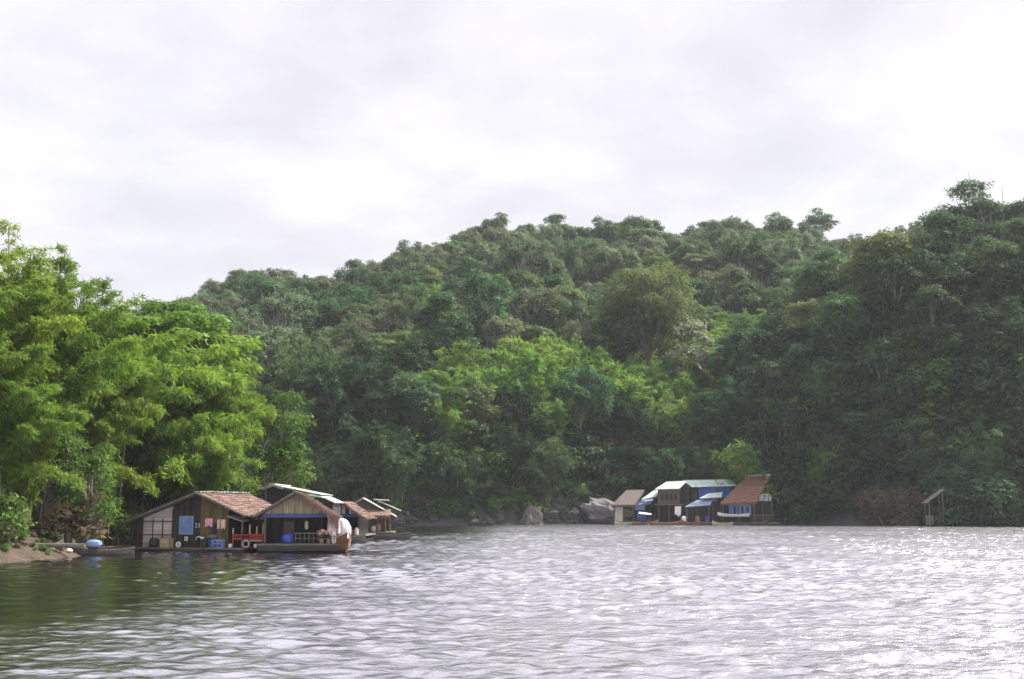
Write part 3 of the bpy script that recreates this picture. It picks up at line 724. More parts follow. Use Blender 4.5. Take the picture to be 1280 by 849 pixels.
ROCK_T = surf('tan_rock', (.07,.065,.06), (.13,.12,.11), 1.0, (1,1,1), .95, 1.0, detail=9, dirt=(.05,.05,.045))
ROCK_P = surf('pale_rock', (.085,.082,.088), (.155,.148,.158), 1.0, (1,1,1), .95, 1.0, detail=9, dirt=(.09,.09,.085))
FLOWER = surf('pink_flowers', (.60,.30,.28), (.80,.60,.55), 12, (1,1,1), .9, .2)
CLAY = surf('fired_clay', (.16,.08,.05), (.24,.13,.085), 5, (1,1,1), .8, .2)
IN_SHADE = surf('interior_shade', (.012,.010,.009), (.03,.026,.022), 3)  # dimness behind openings put into a near-black panel colour
def glass():
    N = NT('blue_window_glass'); tc = N.n('ShaderNodeTexCoord').outputs['Object']
    nz = N.n('ShaderNodeTexNoise', {'Vector': tc, 'Scale': 3, 'Detail': 3}).outputs[0]
    c = N.ramp(nz, [(.3, (.10,.16,.32)), (.7, (.17,.25,.44))])
    return N.out(N.n('ShaderNodeBsdfPrincipled', {'Base Color': c, 'Roughness': .15}).outputs[0])
GLASS = glass()

def fringe(mb, a, b, drop, n, r=.03, seed=0, jit=.4):
    """ragged straw ends hanging along an edge from a to b"""
    rr = random.Random(seed); a, b = Vector(a), Vector(b)
    for i in range(n):
        p = a.lerp(b, (i+rr.random())/n); d = drop*(1-jit+2*jit*rr.random())
        q = p + Vector((rr.uniform(-.08,.08), rr.uniform(-.08,.08), -d)); w = r*rr.uniform(.6,1.5)
        t = (b-a).normalized()*w
        o = Vector((0, -.004, 0))
        mb.add([p-t, p+t, q+t*.3, q-t*.3, p-t+o*3, p+t+o*3, q+t*.3+o, q-t*.3+o], [(3,2,1,0),(4,5,6,7),(0,1,5,4),(2,3,7,6),(1,2,6,5),(3,0,4,7)])

def thatch_slope(mb, a, b, c, d, th, rows, seed=0):
    """overlapping thatch courses: a-b the eave, d-c the ridge"""
    rr = random.Random(seed); a,b,c,d = map(Vector, (a,b,c,d)); n = (b-a).cross(d-a).normalized()
    if n.z < 0: n = -n
    for i in range(rows):
        t0, t1 = max(0, i/rows-.35/rows), (i+1)/rows
        k = 26
        for j in range(k):
            u0, u1 = j/k - .004, (j+1)/k + .004
            jt = rr.uniform(-.02, .02); e0 = t0 + rr.uniform(-.45,.3)/rows
            P = lambda u, t, h: a.lerp(b, u).lerp(d.lerp(c, u), t) + n*h
            h = th*rr.uniform(.55, 1.1) + (j % 2)*.004
            v = [P(u0,e0,h), P(u1,e0,h), P(u1,t1,.02+jt*.1), P(u0,t1,.02+jt*.1), P(u0,e0,h-th*.8), P(u1,e0,h-th*.8), P(u1,t1,-.03), P(u0,t1,-.03)]
            mb.add(v, [(0,1,2,3),(7,6,5,4),(0,4,5,1),(1,5,6,2),(2,6,7,3),(3,7,4,0)])

class Local:
    def __init__(s, loc, rz): s.M = Matrix.Translation(loc) @ Matrix.Rotation(rz, 4, 'Z'); s.rz = rz
    def __call__(s, x, y, z): return s.M @ Vector((x, y, z))

def floats(mb, x0, x1, y0, y1, step=.9):
    y = y0 + .15
    while y < y1: mb.tube([(x0,y,.0),( (x0+x1)/2,y,.02),(x1,y,0)], .17, 7); y += step

# ------------------------------------------------------------------ first raft house
o1 = at(163, 690, 67.6); o1.z = 0; rz1 = -R(11); L1 = Local(o1, rz1)
h1 = empty('raft_house', o1, rz1, 'wide dark raft house with blue window and woven panel at the near bank', 'house')
def roof1(x): return 1.50 + (x+.45)*(1.66/4.45) if x < 4 else 3.16 - (x-4)*(1.24/2.9)
D1 = 6.0
def wallpoly(x0, x1, z0=.24, cut=.10):
    xs = [x0] + ([4.0] if x0 < 4 < x1 else []) + [x1]
    return [(x0, z0), (x1, z0)] + [(x, roof1(x)-cut) for x in reversed(xs)]
m = MB(); m.prism(wallpoly(0, .67), 0, .06).prism(wallpoly(2.47, 4.12), 0, .06)
m.prism(wallpoly(0, 5.76), D1-.06, D1).box(0, .06, .063, D1-.063, .24, roof1(0)-.12).box(5.70, 5.76, .063, D1-.063, .24, roof1(5.7)-.12)
m.build('wall', W_DARK, h1)
m = MB(); m.prism(wallpoly(.67, 2.47), .012, .05); wp = m.build('woven_panel', WOVEN, h1)
m = MB(); 
for x in (.69, 1.29, 1.87, 2.45): m.box(x-.025, x+.025, -.015, .011, .25, min(roof1(x)-.12, 1.78 if x < 2 else 2.3))
for z in (.9, 1.62): m.box(.67, 2.47, -.022, -.016, z-.025, z+.025)
m.build('lattice', W_DARK, wp)
m = MB(); m.prism(wallpoly(4.12, 5.76), -.008, .052); fw = m.build('front_wall', W_OLIVE, h1)
m = MB(); m.box(4.78, 5.10, -.016, -.009, .95, 1.55); m.build('opening_shade', IN_SHADE, fw)
m = MB(); m.box(2.86, 3.70, -.035, -.003, .92, .98).box(2.86, 3.70, -.035, -.003, 1.86, 1.93).box(2.86, 2.92, -.035, -.003, .981, 1.859).box(3.64, 3.70, -.035, -.003, .981, 1.859).box(3.26, 3.30, -.034, -.003, .981, 1.859)
wn = m.build('window', BLUE_L, h1)
m = MB()
for k in range(8): m.box(2.925, 3.255, -.020, -.006, .985+k*.109, .985+k*.109+.10).box(3.305, 3.635, -.020, -.006, .985+k*.109, .985+k*.109+.10)
m.build('pane', GLASS, wn)
cu = bpy.data.curves.new('number', 'FONT'); cu.body = '23'; cu.size = .34; cu.extrude = .006
to = bpy.data.objects.new('number_source', cu); col.objects.link(to)
me = bpy.data.meshes.new_from_object(to.evaluated_get(bpy.context.evaluated_depsgraph_get())); bpy.data.objects.remove(to)
me.materials.clear(); me.materials.append(WALLWHITE)
nb = link('house_number', me, h1, (3.78, -.012, 1.30)); nb.rotation_euler = (math.pi/2, 0, 0)
m = MB(); m.box(3.20, 3.40, -.014, -.003, .58, .80); sg = m.build('notice', WHITE, h1)
m = MB(); m.box(3.24, 3.30, -.020, -.015, .62, .76).box(3.32, 3.37, -.020, -.015, .62, .70); m.build('print', W_GREY, sg)
# roof
m = MB(); oh = .45
m.slab((-.45,-oh,roof1(-.45)), (4.0,-oh,3.16), (4.0,D1+oh,3.16), (-.45,D1+oh,roof1(-.45)), .05)
m.slab((4.0,-oh,3.16), (6.9,-oh,roof1(6.9)), (6.9,D1+oh,roof1(6.9)), (4.0,D1+oh,3.16), .05)
rf = m.build('roof', W_GREY, h1)
m = MB(); thatch_slope(m, (6.95,-oh-.05,roof1(6.95)+.02), (6.95,D1+oh,roof1(6.95)+.02), (4.02,D1+oh,3.20), (4.02,-oh-.05,3.20), .08, 11, 1)
m.build('thatch', THATCH, rf)
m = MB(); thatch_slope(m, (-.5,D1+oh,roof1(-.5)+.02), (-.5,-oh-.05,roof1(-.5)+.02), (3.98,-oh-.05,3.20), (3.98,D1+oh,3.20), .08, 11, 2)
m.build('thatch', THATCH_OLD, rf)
m = MB(); m.tube([(-.5,-.5,roof1(-.5)+.03), (1.8,-.5,roof1(1.8)+.0), (4.0,-.5,3.19)], .045, 6).tube([(4.0,-.52,3.2), (5.6,-.5,roof1(5.6)+.04), (6.95,-.5,roof1(6.95)+.03)], .05, 6)
m.build('barge_pole', W_GREY, rf)
m = MB(); rr = random.Random(4)
for k in range(16):
    y = -.4 + k*.43; m.box(3.85, 4.22, y, y+.34, 3.235+rr.uniform(-.01,.03), 3.275+rr.uniform(0,.04))
m.build('ridge_tile', WALLWHITE, rf)
# canopy board under the right eave, posts of the passage
m = MB(); m.slab((5.80,-.3,1.93), (6.72,-.25,1.64), (6.72,.5,1.70), (5.80,.5,2.02), .03); m.build('awning', WALLWHITE, h1)
for x, y in ((6.6, -.1), (6.6, 2.2), (6.62, 4.4)):
    m = MB(); m.tube([(x,y,.2), (x,y,roof1(x)-.08)], .05, 6); m.build('post', W_BROWN, h1)
m = MB(); m.box(-1.7, 6.95, -.75, D1+.3, .14, .22); m.build('deck', W_GREY, h1)
m = MB(); floats(m, -1.9, 7.0, -.7, D1+.2); m.build('float', W_BLACK, h1)
m = MB(); m.box(5.79, 7.6, 2.6, 2.66, .23, 1.7); m.build('back_screen', W_DARK, h1)

# things on its deck
def thing(name, parts, loc, rz, label, cat, group=None):
    """parts: list of (name, MB, material[, subparts])"""
    if len(parts) == 1:
        o = parts[0][1].build(name, parts[0][2], None, loc, rz); return tag(o, label, cat, group)
    e = empty(name, loc, rz, label, cat, group)
    for p in parts:
        o = p[1].build(p[0], p[2], e)
        for q in (p[3] if len(p) > 3 else []): q[1].build(q[0], q[2], o)
    return e
D = .222
m = MB(); m.box(-.33,.33,-.2,.2,0,.46); l = MB(); l.box(-.35,.35,-.22,.22,.462,.5); s = MB()
for x in (-.3,.3): s.box(x-.03,x+.03,-.216,-.202,.0,.46)
thing('wooden_box', [('body', m, CARTON), ('lid', l, CARTON), ('batten', s, W_BROWN)], L1(2.28,-.3,D), rz1, 'tan wooden box standing before the woven panel', 'box')
m = MB(); m.lathe([(.22,0),(.27,.12),(.25,.42),(.20,.46)]); l = MB(); l.lathe([(.21,.462),(.2,.5),(.05,.53)])
thing('water_jar', [('body', m, RUBBER), ('lid', l, RUBBER)], L1(1.55,-.3,D), rz1, 'dark jar left of the tan wooden box', 'jar')
m = MB(); torus(m, (0,0,.16), .12, .045); b = MB(); b.lathe([(.03,-.02),(.03,.02)], (0,0,.16)); 
thing('white_basin', [('rim', m, WHITE), ('bowl', MB().prism([(math.cos(k*.5236)*.1, .16+math.sin(k*.5236)*.1) for k in range(12)], .01, .03), WALLWHITE)], L1(2.98,-.28,D), rz1, 'round white basin leaning under the blue window', 'basin')
def crate(n=2):
    f = MB(); f.box(-.30,.30,-.2,.2,0,.06)
    for x in (-.30,-.02,.26): f.box(x,x+.04,-.2,-.17,.061,.379)
    for x in (-.30,.26): f.box(x,x+.04,-.169,.2,.061,.379)
    f.box(-.30,.30,-.205,-.165,.38,.44).box(-.30,.30,.165,.2,.061,.44).box(-.30,.30,-.205,-.171,.20,.25)
    return f
i_ = MB(); i_.box(-.25,.25,-.15,.15,.07,.30)
thing('plastic_crate', [('frame', crate(), BLUE_L), ('contents', i_, BLUE_C)], L1(5.42,-.45,D), rz1, 'light blue plastic crate at the right corner of the first house front', 'crate')
m = MB(); m.lathe([(.16,0),(.2,.1),(.21,.42),(.17,.45)])
for k, (x, lb, mt) in enumerate(((4.55, 'dark plastic tub right of the white water tap', RUBBER), (4.98, 'dark blue tub left of the blue crate', BLUE))):
    l = MB(); torus(l, (0,0,.46), .19, .025, 'z'); thing('plastic_tub', [('body', MB().lathe([(.16,0),(.2,.1),(.21,.42),(.17,.45)]), mt), ('rim', l, mt)], L1(x,-.35,D), rz1, lb, 'tub')
m = MB(); m.tube([(0,0,0),(0,0,.42),(-.05,0,.55),(-.18,0,.6),(-.32,0,.55),(-.36,0,.42)], .03, 6); b = MB(); b.box(-.05,.10,-.05,.05,.30,.58)
thing('water_pipe', [('pipe', m, WHITE), ('valve', b, WHITE)], L1(4.42,-.4,D), rz1, 'white bent water pipe at the edge of the olive wall', 'pipe')
# hanging clothes
def cloth(w, h, seed, amp=.05, lobes=3):
    b = MB(); n, k = 9, 7; rr = random.Random(seed); ph = rr.random()*6
    for sgn in (0, 1):
        for j in range(k+1):
            for i in range(n+1):
                u, v = i/n-.5, j/k; sag = .06*h*math.cos(u*3)*(v)
                b.v.append((u*w*(1-.12*v*math.sin(ph+u*9)), amp*math.sin(u*lobes*6.28+ph)*(.3+v)-sgn*.012, -v*h*(1-.12*math.sin(ph*2+u*7))-sag))
    N_ = (n+1)*(k+1)
    for j in range(k):
        for i in range(n):
            a = j*(n+1)+i; b.f.append((a+N_, a+N_+1, a+N_+n+2, a+N_+n+1)); b.f.append((a, a+n+1, a+n+2, a+1))
    return b
thing('pink_shirt', [('cloth', cloth(.46,.42,1), PINK)], L1(4.68,-.14,1.80), rz1, 'pink shirt hanging on the olive front wall', 'shirt')
for k, x in enumerate((5.22, 5.42, 5.56)):
    thing('towel', [('cloth', cloth(.15,.46,5+k,.02,1), PEACH)], L1(x,-.10,1.74), rz1, ('leftmost and longest of the three pale towels on the front wall', 'middle pale towel of three on the front wall', 'rightmost pale towel of three on the front wall')[k], 'towel')
m = MB(); m.lathe([(.0,0),(.2,.02),(.27,.12),(.2,.2),(.05,.23)]); thing('cloth_bundle', [('body', m, W_GREY)], L1(5.0,-.38,.70), rz1, 'grey cloth bundle heaped on the dark blue tub', 'bundle')
# red porch railing in the passage between the two houses
e = empty('porch_railing', L1(6.35,.1,D), rz1-R(0), 'red wooden porch railing with pale post tops between the two near houses', 'railing')
for k, (x, hh) in enumerate(((-.35,1.05), (.62,1.25), (1.02,1.15), (1.38,1.35))):
    p = MB().tube([(x,0,0),(x,0,.75)], .04, 6).build('post', RED, e)
    MB().tube([(x,0,.752),(x,0,hh)], .035, 6).build('post_top', PEACH, p)
m = MB(); m.box(-.3,.55,-.03,.03,.42,.50).box(-.3,.55,-.03,.03,.66,.72).box(.66,1.36,-.03,.03,.42,.50).box(.66,1.36,-.03,.03,.66,.74)
m.build('rail', RED, e)
m = MB()
for k in range(6): m.box(-.24+k*.14,-.20+k*.14,-.02,.02,.502,.658)
for k in range(7): m.box(.69+k*.10,.74+k*.10,-.02,.02,.502,.658)
m.build('baluster', RED, e)
m = MB(); m.box(.66,1.36,-.12,.1,.35,.40); m.build('bench_board', PEACH, e)
m = MB(); torus(m, (0,0,.22), .19, .04); c = MB(); torus(c, (0,0,.22), .13, .02)
thing('tyre_ring', [('ring', m, WALLWHITE), ('inner_rim', c, W_GREY)], L1(6.95,-.35,D), rz1, 'pale ring leaning below the red porch railing', 'ring')
for k, (x, y, mt, lb) in enumerate(((6.1, -.45, WHITE, 'small white pot left of the pale ring'), (7.45, -.2, WHITE, 'small white pot right of the pale ring'))):
    q = MB(); torus(q, (0,0,.2), .09, .015, 'z'); thing('pot', [('body', MB().lathe([(.06,0),(.1,.06),(.1,.17),(.08,.2)]), mt), ('rim', q, mt)], L1(x,y,D), rz1, lb, 'pot')
m = MB(); m.tube([(-2.2,0,-.02),(-.5,.02,.10),(1.0,0,.32)], .035, 6); thing('mooring_pole', [('pole', m, W_BROWN)], L1(4.6,-1.0,0), rz1, 'thin brown pole slanting into the water before the first house', 'pole')

# ------------------------------------------------------------------ second raft house
o2 = at(330, 690, 65.2); o2.z = 0; rz2 = R(6.5); L2 = Local(o2, rz2)
h2 = empty('raft_house', o2, rz2, 'smaller gabled raft house with blue beam and shaggy thatched right edge', 'house')
RX, RZ = 1.62, 3.18
def roof2(x): return RZ - (RX-x)*.60 if x < RX else RZ - (x-RX)*.62
D2 = 5.5
def wp2(x0, x1, z0, cut=.09): return [(x0, z0), (x1, z0)] + [(x, roof2(x)-cut) for x in ([x1, RX, x0] if x0 < RX < x1 else [x1, x0])]
m = MB(); m.prism(wp2(-.02, 3.42, 2.06), 0, .05); m.build('gable', SLATS, h2)
m = MB(); m.box(-.12, 3.5, -.05, .04, 1.86, 2.05); m.build('beam', BLUE, h2)
m = MB(); m.box(-.02, .90, 1.3, 1.36, .5, 1.99).box(1.47, 3.4, 1.3, 1.36, .5, 1.99).box(.90, 1.47, 1.3, 1.36, 1.66, 1.99).box(-.05, .0, .06, D2, .5, 1.98).box(3.4, 3.45, 1.0, D2, .5, 1.98).prism(wp2(-.02,3.42,.5), D2, D2+.06)
m.build('wall', W_DARK, h2)
m = MB(); m.box(.91, 1.46, 1.31, 1.35, .5, 1.65); d = m.build('door', W_GREY, h2)
m = MB(); m.box(1.38, 1.41, 1.27, 1.309, 1.0, 1.12); m.build('handle', RUBBER, d)
m = MB(); m.box(1.75, 2.6, 1.28, 1.299, .95, 1.7); m.build('opening_shade', IN_SHADE, h2)
for x in (0.02, 3.38):
    MB().box(x-.05, x+.05, -.03, .07, .5, 1.86).build('post', W_BROWN, h2)
m = MB(); m.box(1.6, 3.33, .0, .04, 1.0, 1.05).box(1.6, 3.33, 0, .04, .72, .76)
for k in range(8): m.box(1.62+k*.24, 1.66+k*.24, .005, .035, .50, .999)
m.build('railing', W_GREY, h2)
m = MB(); m.box(-.3, 4.05, -.6, D2+.3, .40, .48); m.build('deck', W_GREY, h2)
m = MB(); m.box(-.3, 4.05, -.62, -.56, .10, .395); floats(m, -.3, 4.1, -.4, D2, .8); m.build('float', W_BLACK, h2)
m = MB(); oh = .4
m.slab((-.5,-oh,roof2(-.5)), (RX,-oh,RZ), (RX,D2+oh,RZ), (-.5,D2+oh,roof2(-.5)), .05).slab((RX,-oh,RZ), (3.8,-oh,roof2(3.8)), (3.8,D2+oh,roof2(3.8)), (RX,D2+oh,RZ), .05)
rf = m.build('roof', W_GREY, h2)
m = MB(); thatch_slope(m, (3.9,-oh-.1,roof2(3.9)+.03), (3.9,D2+oh,roof2(3.9)+.03), (RX,D2+oh,RZ+.05), (RX,-oh-.1,RZ+.05), .12, 9, 5)
fringe(m, (RX+.1,-oh-.08,RZ+.03), (3.95,-oh-.12,roof2(3.95)+.06), .20, 150, .03, 3); fringe(m, (3.88,-oh,roof2(3.9)+.05), (3.88,2,roof2(3.9)+.05), .42, 80, .035, 8); fringe(m, (3.4,-oh-.1,roof2(3.4)+.05), (4.0,-oh-.1,roof2(4.0)+.05), .6, 60, .03, 9)
m.build('thatch', THATCH, rf)
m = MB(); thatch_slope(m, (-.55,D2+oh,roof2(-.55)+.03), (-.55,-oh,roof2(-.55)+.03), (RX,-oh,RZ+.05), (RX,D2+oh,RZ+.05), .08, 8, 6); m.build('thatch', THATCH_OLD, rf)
m = MB(); m.tube([(-.6,-.46,roof2(-.6)+.05), (RX+.15,-.46,RZ+.14)], .045, 6).tube([(RX-.1,-.52,RZ+.08), (RX+.35,-.52,RZ-.08)], .05, 6); m.build('barge_pole', W_GREY, rf)

thing('paper_lantern', [('body', MB().lathe([(.05,0),(.09,.06),(.09,.4),(.05,.44)]), YELLOW), ('cord', MB().tube([(0,0,.45),(0,0,.66)], .012, 4), W_GREY)], L2(2.2,.25,1.22), rz2, 'pale yellow hanging lantern in the dark porch of the second house', 'lantern')
m = MB(); m.lathe([(.26,0),(.31,.1),(.32,.3),(.26,.45),(.10,.52)]); k_ = MB(); torus(k_, (0,0,.46), .22, .025, 'z')
thing('blue_drum', [('body', m, BLUE_C), ('rim', k_, BLUE_C)], L2(1.22,-.05,.485), rz2, 'bright blue plastic drum before the grey door', 'drum')
for k, (x, w, h, z, lb) in enumerate(((3.52,.34,.95,2.0,'white sheet hanging at the right corner of the second house'), (3.86,.34,.62,1.75,'white shirt hung beneath the shaggy thatch edge'), (3.70,.22,.60,1.1,'small pale cloth hanging above the flower pots'))):
    thing('laundry', [('cloth', cloth(w,h,20+k,.05,2), CLOTH_W)], L2(x,-.42-.06*k,z), rz2-.3, lb, 'laundry')
fr_ = np.random.default_rng(9)
for k, (x, y, lb) in enumerate(((3.05,-.35,'leftmost flower pot at the right corner of the second house'), (3.42,-.42,'middle flower pot under the white sheet'), (3.8,-.45,'rightmost flower pot beside the boat'))):
    e = thing('flower_pot', [('pot', MB().lathe([(.10,0),(.15,.22),(.16,.25)]), CLAY)], L2(x,y,.485), rz2, lb, 'flower pot')
    e2 = empty('flower_pot', e.location, rz2, lb, 'flower pot'); e.parent = e2; e.location = (0,0,0); e.rotation_euler = (0,0,0); e.name = 'pot'
    for kk in ('label', 'category'): del e[kk]
    e2.name = 'flower_pot'
    link('blossom', crown_mesh('blossom', fr_, [(0,0,.5,.2), (.08,0,.68,.15), (-.1,0,.62,.14)], 1200, .10, FLOWER), e2)
    link('leaves', crown_mesh('leaves', fr_, [(0,0,.38,.2), (.1,0,.5,.15)], 1200, .10, L_DARK), e2)

# ------------------------------------------------------------------ covered longtail boat moored beside it
def hull_mesh(Ln, w, dep, bowrise, sternrise=.15, n=16, wall=.04):
    """open plank boat, bow at +x, keel at z 0; a shell with thickness"""
    b = MB(); secs = []
    for i in range(n+1):
        t = i/n; x = (t-.5)*Ln
        hw = w/2*(1 - max(0, (t-.55)/.45)**2.2*.93)*(.72+.28*min(1, t/.25))
        sh = dep + bowrise*max(0, (t-.5)/.5)**2.2 + sternrise*max(0, (.3-t)/.3)**1.5
        kz = (bowrise*.62)*max(0, (t-.7)/.3)**2
        outer = [(x, hw*math.sin(a)*(1 if abs(math.sin(a)) > .7 else 1), kz + (sh-kz)*(1-math.cos(a))) for a in [k*math.pi/2/4 for k in range(5)]]
        L = [(x, -y, z) for x, y, z in reversed(outer[1:])] + outer
        I = [(x, y*(1-wall*2/max(w, .1)) , min(z+wall, L[0][2]) if k not in (0, 8) else z) for k, (x, y, z) in enumerate(L)]
        secs.append((L, I))
    m_ = len(secs[0][0])
    for L, I in secs: b.v += L + I
    for i in range(n):
        for k in range(m_-1):
            a, c = i*2*m_+k, (i+1)*2*m_+k
            b.f.append((a, c, c+1, a+1)); b.f.append((a+m_, a+m_+1, c+m_+1, c+m_))
        for k in (0, m_-1):
            a, c = i*2*m_+k, (i+1)*2*m_+k; b.f.append((a, a+m_, c+m_, c) if k == 0 else (a, c, c+m_, a+m_))
    for i in (0, n):
        a = i*2*m_
        for k in range(m_-1): b.f.append((a+k, a+k+1, a+m_+k+1, a+m_+k))
    return b
bp = at(431, 689, 65.5); rzb = -R(68)
def boat_parent(loc, rz, label, Ln=5.6, w=1.25, dep=.55, rise=.62, mat=HULL, name='wooden_boat', cat='boat'):
    e = empty(name, loc, rz, label, cat)
    hb = hull_mesh(Ln, w, dep, rise); hb.build('hull', mat, e)
    g = MB()
    for s in (-1, 1):
        pts = []
        for i in range(17):
            t = i/16; x = (t-.5)*Ln; hw = w/2*(1 - max(0, (t-.55)/.45)**2.2*.93)*(.72+.28*min(1, t/.25)); sh = dep + rise*max(0, (t-.5)/.5)**2.2 + .15*max(0, (.3-t)/.3)**1.5
            pts.append((x, s*hw, sh+.02))
        g.tube(pts, .035, 5)
    g.build('gunwale', W_BROWN, e)
    for k in (-.22, .05, .26):
        MB().box(k*Ln-.1, k*Ln+.1, -w*.40*(1 if k < .2 else .75), w*.40*(1 if k < .2 else .75), dep*.62, dep*.62+.04).build('thwart', W_BROWN, e)
    return e
bl = Vector((bp.x-.75, bp.y+1.6, -.12))
bt = boat_parent(bl, rzb, 'brown wooden boat under a pale tarp moored right of the second house')
m = MB(); nu, nv = 28, 12                # tarp draped over a frame above the foredeck
for lay in (0, 1):
    for j in range(nv+1):
        v = j/nv
        for i in range(nu):
            a = 2*math.pi*i/nu; ca, sa = math.cos(a), math.sin(a)
            sq = 1/max(abs(ca), abs(sa))**.75; rr_ = min(1, 1.25*v**.55)*(1 + .10*v*math.sin(a*5+1) + .05*math.sin(a*11+v*5))
            z = 1.80 - .10*v - 1.02*max(0, (v-.35)/.65)**1.4*(1 + .16*math.sin(a*3+2)) + .05*math.sin(a*2+v*6) + .10*ca
            m.v.append((.95 + ca*sq*rr_*.80*(1-.02*lay), sa*sq*rr_*.52*(1-.03*lay), z - .02*lay))
N_ = nu*(nv+1)
for j in range(nv):
    for i in range(nu):
        a, b_ = j*nu+i, j*nu+(i+1) % nu; m.f += [(a, b_, b_+nu, a+nu), (a+N_, a+nu+N_, b_+nu+N_, b_+N_)]
m.build('tarp', TARP, bt, smooth=True)
for x in (.35, 1.5):
    MB().tube([(x,-.42,.6), (x,-.40,1.70), (x,.40,1.70), (x,.42,.6)], .025, 5).build('tarp_frame', W_GREY, bt)
m = MB(); m.v = list(cloth(1.0, 1.1, 33, .10, 2).v); m.f = list(cloth(1.0, 1.1, 33, .10, 2).f)
c_ = m.build('hung_sheet', CLOTH_W, bt); c_.location = (-.1, -.5, 1.95); c_.rotation_euler = (.5, 0, 1.2)

# ------------------------------------------------------------------ third house (tin roof, behind)
o3 = at(300, 668, 77); o3.z = 0; rz3 = R(1.5); L3 = Local(o3, rz3)
h3 = empty('raft_house', o3, rz3, 'tall tin roofed house rising behind the two near raft houses', 'house')
k3 = 19.5
ax, az_ = 2.0, 3.82
m = MB(); m.prism([(0,.4),(5.0,.4),(5.0,2.7),(ax,az_-.12),(0,2.95)], 0, .06).box(0,.06,.063,6,.4,2.9).box(4.94,5.0,.063,6,.4,2.65); m.build('wall', W_DARK, h3)
m = MB(); m.slab((-.6,-.5,3.0), (ax,-.5,az_), (ax,6,az_), (-.6,6,3.0), .05).slab((ax,-.5,az_), (5.1,-.5,3.22), (5.1,6,3.22), (ax,6,az_), .05)
rf = m.build('roof', TIN, h3)
m = MB(); m.box(1.8, 2.2, -.5, 6, az_+.01, az_+.05); m.build('ridge_cap', WHITE, rf)
m = MB(); m.slab((4.1,-.9,3.24), (5.25,-.9,3.05), (5.25,.4,3.05), (4.1,.4,3.24), .06); m.build('patch_sheet', WHITE, rf)
m = MB(); m.slab((5.1,-.3,3.10), (5.98,-.3,2.70), (5.98,5,2.70), (5.1,5,3.10), .05); m.build('lean_to_roof', TIN, h3)
m = MB(); m.box(5.06, 5.78, .3, .36, .4, 2.72).box(5.72,5.78,.363,4.5,.4,2.7); m.build('lean_to_wall', W_DARK, h3)
for x in (.9, 1.5, 3.2, 3.8): MB().box(x, x+.35, -.02, -.003, 1.9, 2.75).build('shutter', W_GREY, h3)
m = MB(); m.box(-.4, 6.0, -.6, 6.2, .28, .38); m.build('deck', W_GREY, h3)
m = MB(); floats(m, -.4, 6.0, -.5, 6, 1.0); m.build('float', W_BLACK, h3)
for x in (-.3, 1.6):
    MB().tube([(x,-.3,.38),(x,-.3,3.0 + (x+.6)*.3)], .05, 5).build('post', W_GREY, h3)

# ------------------------------------------------------------------ fourth house
o4 = at(413, 671, 86); o4.z = 0; rz4 = -R(2); L4 = Local(o4, rz4)
h4 = empty('raft_house', o4, rz4, 'small raft house with pale upright boards and blue beam behind the boat', 'house')
r4 = lambda x: 2.72 - (.75-x)*.55 if x < .75 else 2.72 - (x-.75)*.66
m = MB(); m.prism([(0,1.9),(2.0,1.9),(2.0,r4(2.0)-.08),(.75,2.62),(0,r4(0)-.08)], 0, .05); m.box(0,.05,.053,4,.5,1.9).box(2.0,2.05,.053,4,.5,1.75).box(0,2.05,1.2,1.26,.5,1.88); m.build('wall', W_DARK, h4)
for x, w, z1 in ((.55,.18,2.5), (.80,.22,2.55), (1.3,.16,2.25), (1.55,.14,2.12)):
    MB().box(x, x+w, -.03, -.003, 1.92, z1).build('pale_board', WALLWHITE, h4)
m = MB(); m.box(-.1, 2.15, -.06, .05, 1.70, 1.88); m.build('beam', BLUE, h4)
m = MB(); m.slab((-.35,-.4,r4(-.35)), (.75,-.4,2.72), (.75,4.3,2.72), (-.35,4.3,r4(-.35)), .06).slab((.75,-.4,2.72), (2.5,-.4,r4(2.5)), (2.5,4.3,r4(2.5)), (.75,4.3,2.72), .06)
rf = m.build('roof', W_GREY, h4)
m = MB(); thatch_slope(m, (2.55,-.45,r4(2.55)+.03), (2.55,4.3,r4(2.55)+.03), (.77,4.3,2.76), (.77,-.45,2.76), .09, 7, 11); fringe(m, (.8,-.46,2.74), (2.6,-.46,r4(2.6)+.03), .16, 60, .03, 5); m.build('thatch', THATCH, rf)
for x in (.03, 1.98): MB().box(x-.04, x+.04, -.04, .04, .5, 1.70).build('post', W_BROWN, h4)
m = MB(); m.box(-.4, 2.6, -.6, 4.3, .38, .46); m.build('deck', W_GREY, h4)
m = MB(); floats(m, -.4, 2.6, -.5, 4.2, .9); m.box(-.4,2.6,-.62,-.56,.05,.37); m.build('float', W_BLACK, h4)
for k, (x, mt, h, lb) in enumerate(((1.1, WHITE, .42, 'white jerry can on the deck below the pale boards'), (1.55, RED, .38, 'red canister beside the white jerry can'), (1.9, WHITE, .5, 'white barrel at the right end of the small house deck'))):
    thing('canister', [('body', MB().lathe([(.13,0),(.15,.03),(.15,h*.8),(.06,h*.9)]), mt), ('cap', MB().lathe([(.05,h*.902),(.05,h)]), mt)], L4(x,-.3,.462), rz4, lb, 'canister')

